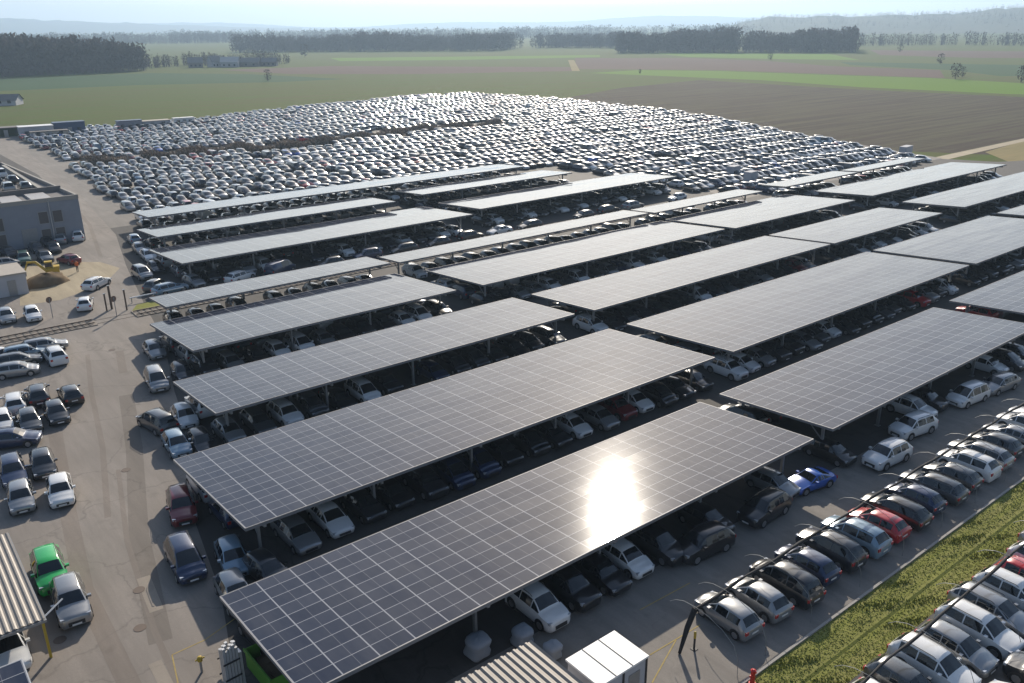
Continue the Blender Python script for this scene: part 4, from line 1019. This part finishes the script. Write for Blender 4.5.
for i, (px, h, lab) in enumerate(TREES):
    p = at(*px); t = empty('bare_tree', (p.x, p.y, 0), 0, lab, 'tree', 'single trees in the fields'); b = MB(); rr = random.Random(50+i)
    bare_tree(b, 0, 0, h, h*.4, 150, rr, .3, 0, 0); nt_ = [i for i, m in enumerate(b.mi) if m == 1]
    cr = MB(); cr.v = b.v; cr.f = [f for f, m in zip(b.f, b.mi) if m == 0]; cr.mi = [0]*len(cr.f); cr.build('crown', M['bark'], t)
    tk = MB(); tk.v = b.v[:12]; tk.f = [f for f, m in zip(b.f, b.mi) if m == 1]; tk.mi = [0]*len(tk.f); tk.build('trunk', M['bark'], t)
def house(px, w_, d_, h_, rh, rz, wm, rm, lab, name='farmhouse'):
    p = at(*px); t = empty(name, (p.x, p.y, 0), rz, lab, 'farm building', 'farm buildings beyond the fields')
    b = MB(); b.box(-w_/2, w_/2, -d_/2, d_/2, 0, h_); b.face([(-w_/2, -d_/2, h_), (-w_/2, d_/2, h_), (-w_/2, 0, h_+rh)]); b.face([(w_/2, -d_/2, h_), (w_/2, 0, h_+rh), (w_/2, d_/2, h_)]); b.build('wall', wm, t)
    b = MB(); e = .5
    for s_ in (-1, 1):
        b.face([(-w_/2-e, s_*(d_/2+e), h_-e*rh/(d_/2)), (w_/2+e, s_*(d_/2+e), h_-e*rh/(d_/2)), (w_/2+e, 0, h_+rh+.05), (-w_/2-e, 0, h_+rh+.05)])
    b.build('roof', rm, t)
    for x in (-w_*.3, 0, w_*.3):
        b = MB(); b.box(x-.8, x+.8, -d_/2-.05, -d_/2-.003, 1, 2.6); b.build('window', M['window'], t)
house((215, 67), 10, 9, 5, 4.5, R(10), M['palewall'], M['roofgrey'], 'pale farmhouse with a dark roof in the middle of the farm')
house((231, 67), 15, 11, 4.5, 4, R(-35), M['wall'], M['skylight'], 'long barn whose roof shines bright in the sun', 'barn')
house((248, 66.5), 22, 11, 4, 3.5, R(-38), M['dim'], M['roofgrey'], 'long dark barn right of the shining roof', 'barn')
house((270, 66), 13, 8, 4, 3, R(-38), M['dim'], M['roofgrey'], 'small grey barn at the right end of the farm', 'barn')
house((196, 67.5), 12, 9, 4.5, 4, R(-20), M['dim'], M['roofgrey'], 'pale grey farm building at the left end of the farm', 'barn')
house((4, 105), 14, 9, 2.4, 2.4, R(-30), M['palewall'], M['roofgrey'], 'grey field shed standing in the olive field at the left edge', 'field_shed')

# ------------------------------------------------------------------ hills on the horizon
def hills(name, az0, az1, dist, depth, crest, seed, m):
    """terrain ridge between two bearings (image columns); crest(u) = height in m"""
    b = MB(); n = 90; rows = 9; rr = random.Random(seed); idx = {}
    ph = [rr.uniform(0, 6) for _ in range(6)]
    for i in range(n+1):
        u = az0+(az1-az0)*i/n; d = fwd+right*((u-512)/F); d = Vector((d.x, d.y, 0)).normalized()
        for j in range(rows+1):
            t_ = j/rows; r_ = dist+depth*t_
            s_ = math.sin(min(1, t_*1.25)*math.pi/2)**1.3
            hgt = max(-1.0, crest(u)*(1+.04*math.sin(i*.9+ph[0])+.04*math.sin(i*2.3+j+ph[1])+.03*math.sin(i*4.1+j*2+ph[2]))*s_+4*math.sin(i*.7+j*1.7+ph[3])*s_*(1 if 0 < j < rows else 0))-.5
            idx[i, j] = len(b.v); b.v.append((d.x*r_, d.y*r_, hgt))
    for i in range(n):
        for j in range(rows): b.f.append((idx[i, j], idx[i+1, j], idx[i+1, j+1], idx[i, j+1])); b.mi.append(0)
    o = b.build(name, m, smooth=80); o['kind'] = 'structure'
    if sum(f.normal.z for f in o.data.polygons) < 0: o.data.flip_normals()
    return o
sm = lambda x, a, b: max(0, min(1, (x-a)/(b-a)))**1.0
hill_r = hills('hills', 690, 1330, 2500, 1100, lambda u: float(np.interp(u, [690, 715, 745, 800, 850, 900, 930, 985, 1024, 1200, 1330], [5, 27, 42, 41, 42, 45, 52, 66, 63, 76, 76]))*1.18-4, 3, M['hill'])
hills('hills', -330, 330, 6500, 2000, lambda u: 20+130*(1-sm(u, -30, 300))+60*(1-sm(u, -200, 60)), 8, M['hill'])
hills('hills', 100, 1500, 9500, 2500, lambda u: 60+30*math.sin(u*.012)+ 20*math.sin(u*.031), 9, M['hill'])

b = MB(); rr = random.Random(77); hv_ = [v.co for v in hill_r.data.vertices]
for i in range(1500):
    a_ = rr.randrange(0, 62); j_ = 1+int(7.5*rr.random()**.6); v00, v10, v01 = hv_[a_*10+j_], hv_[(a_+1)*10+j_], hv_[a_*10+min(9, j_+1)]
    q = v00+(v10-v00)*rr.random()+(v01-v00)*rr.random()
    bare_tree(b, q.x, q.y, rr.uniform(9, 16), 7, 18, rr, .4, q.z-1)
tag(b.build('hill_wood', [M['bark'], M['bark']]), 'woods covering the bluish hills on the right horizon', 'wood', 'distant woods beyond the fields', 'stuff')
# ------------------------------------------------------------------ haze
b = MB(); b.box(-7000, 12600, -1500, 12600, -1.5, 300); hz = b.build('haze', []); hz.data.materials.clear()
hm = bpy.data.materials.new('pale_air'); hm.use_nodes = True; ht = hm.node_tree; ht.nodes.clear()
ho = ht.nodes.new('ShaderNodeOutputMaterial'); hv = ht.nodes.new('ShaderNodeVolumePrincipled'); ht.links.new(hv.outputs[0], ho.inputs['Volume'])
hv.inputs['Color'].default_value = (.55, .76, 1.0, 1); hv.inputs['Density'].default_value = 2.0e-4; hv.inputs['Anisotropy'].default_value = .35
hz.data.materials.append(hm); hz['kind'] = 'stuff'; hz['label'] = 'pale bluish haze over the far fields and hills'; hz['category'] = 'haze'

scene.cycles.volume_bounces = 0; scene.cycles.max_bounces = 6; scene.cycles.diffuse_bounces = 1; scene.cycles.glossy_bounces = 3
scene.cycles.caustics_reflective = False; scene.cycles.caustics_refractive = False; scene.cycles.sample_clamp_indirect = 6
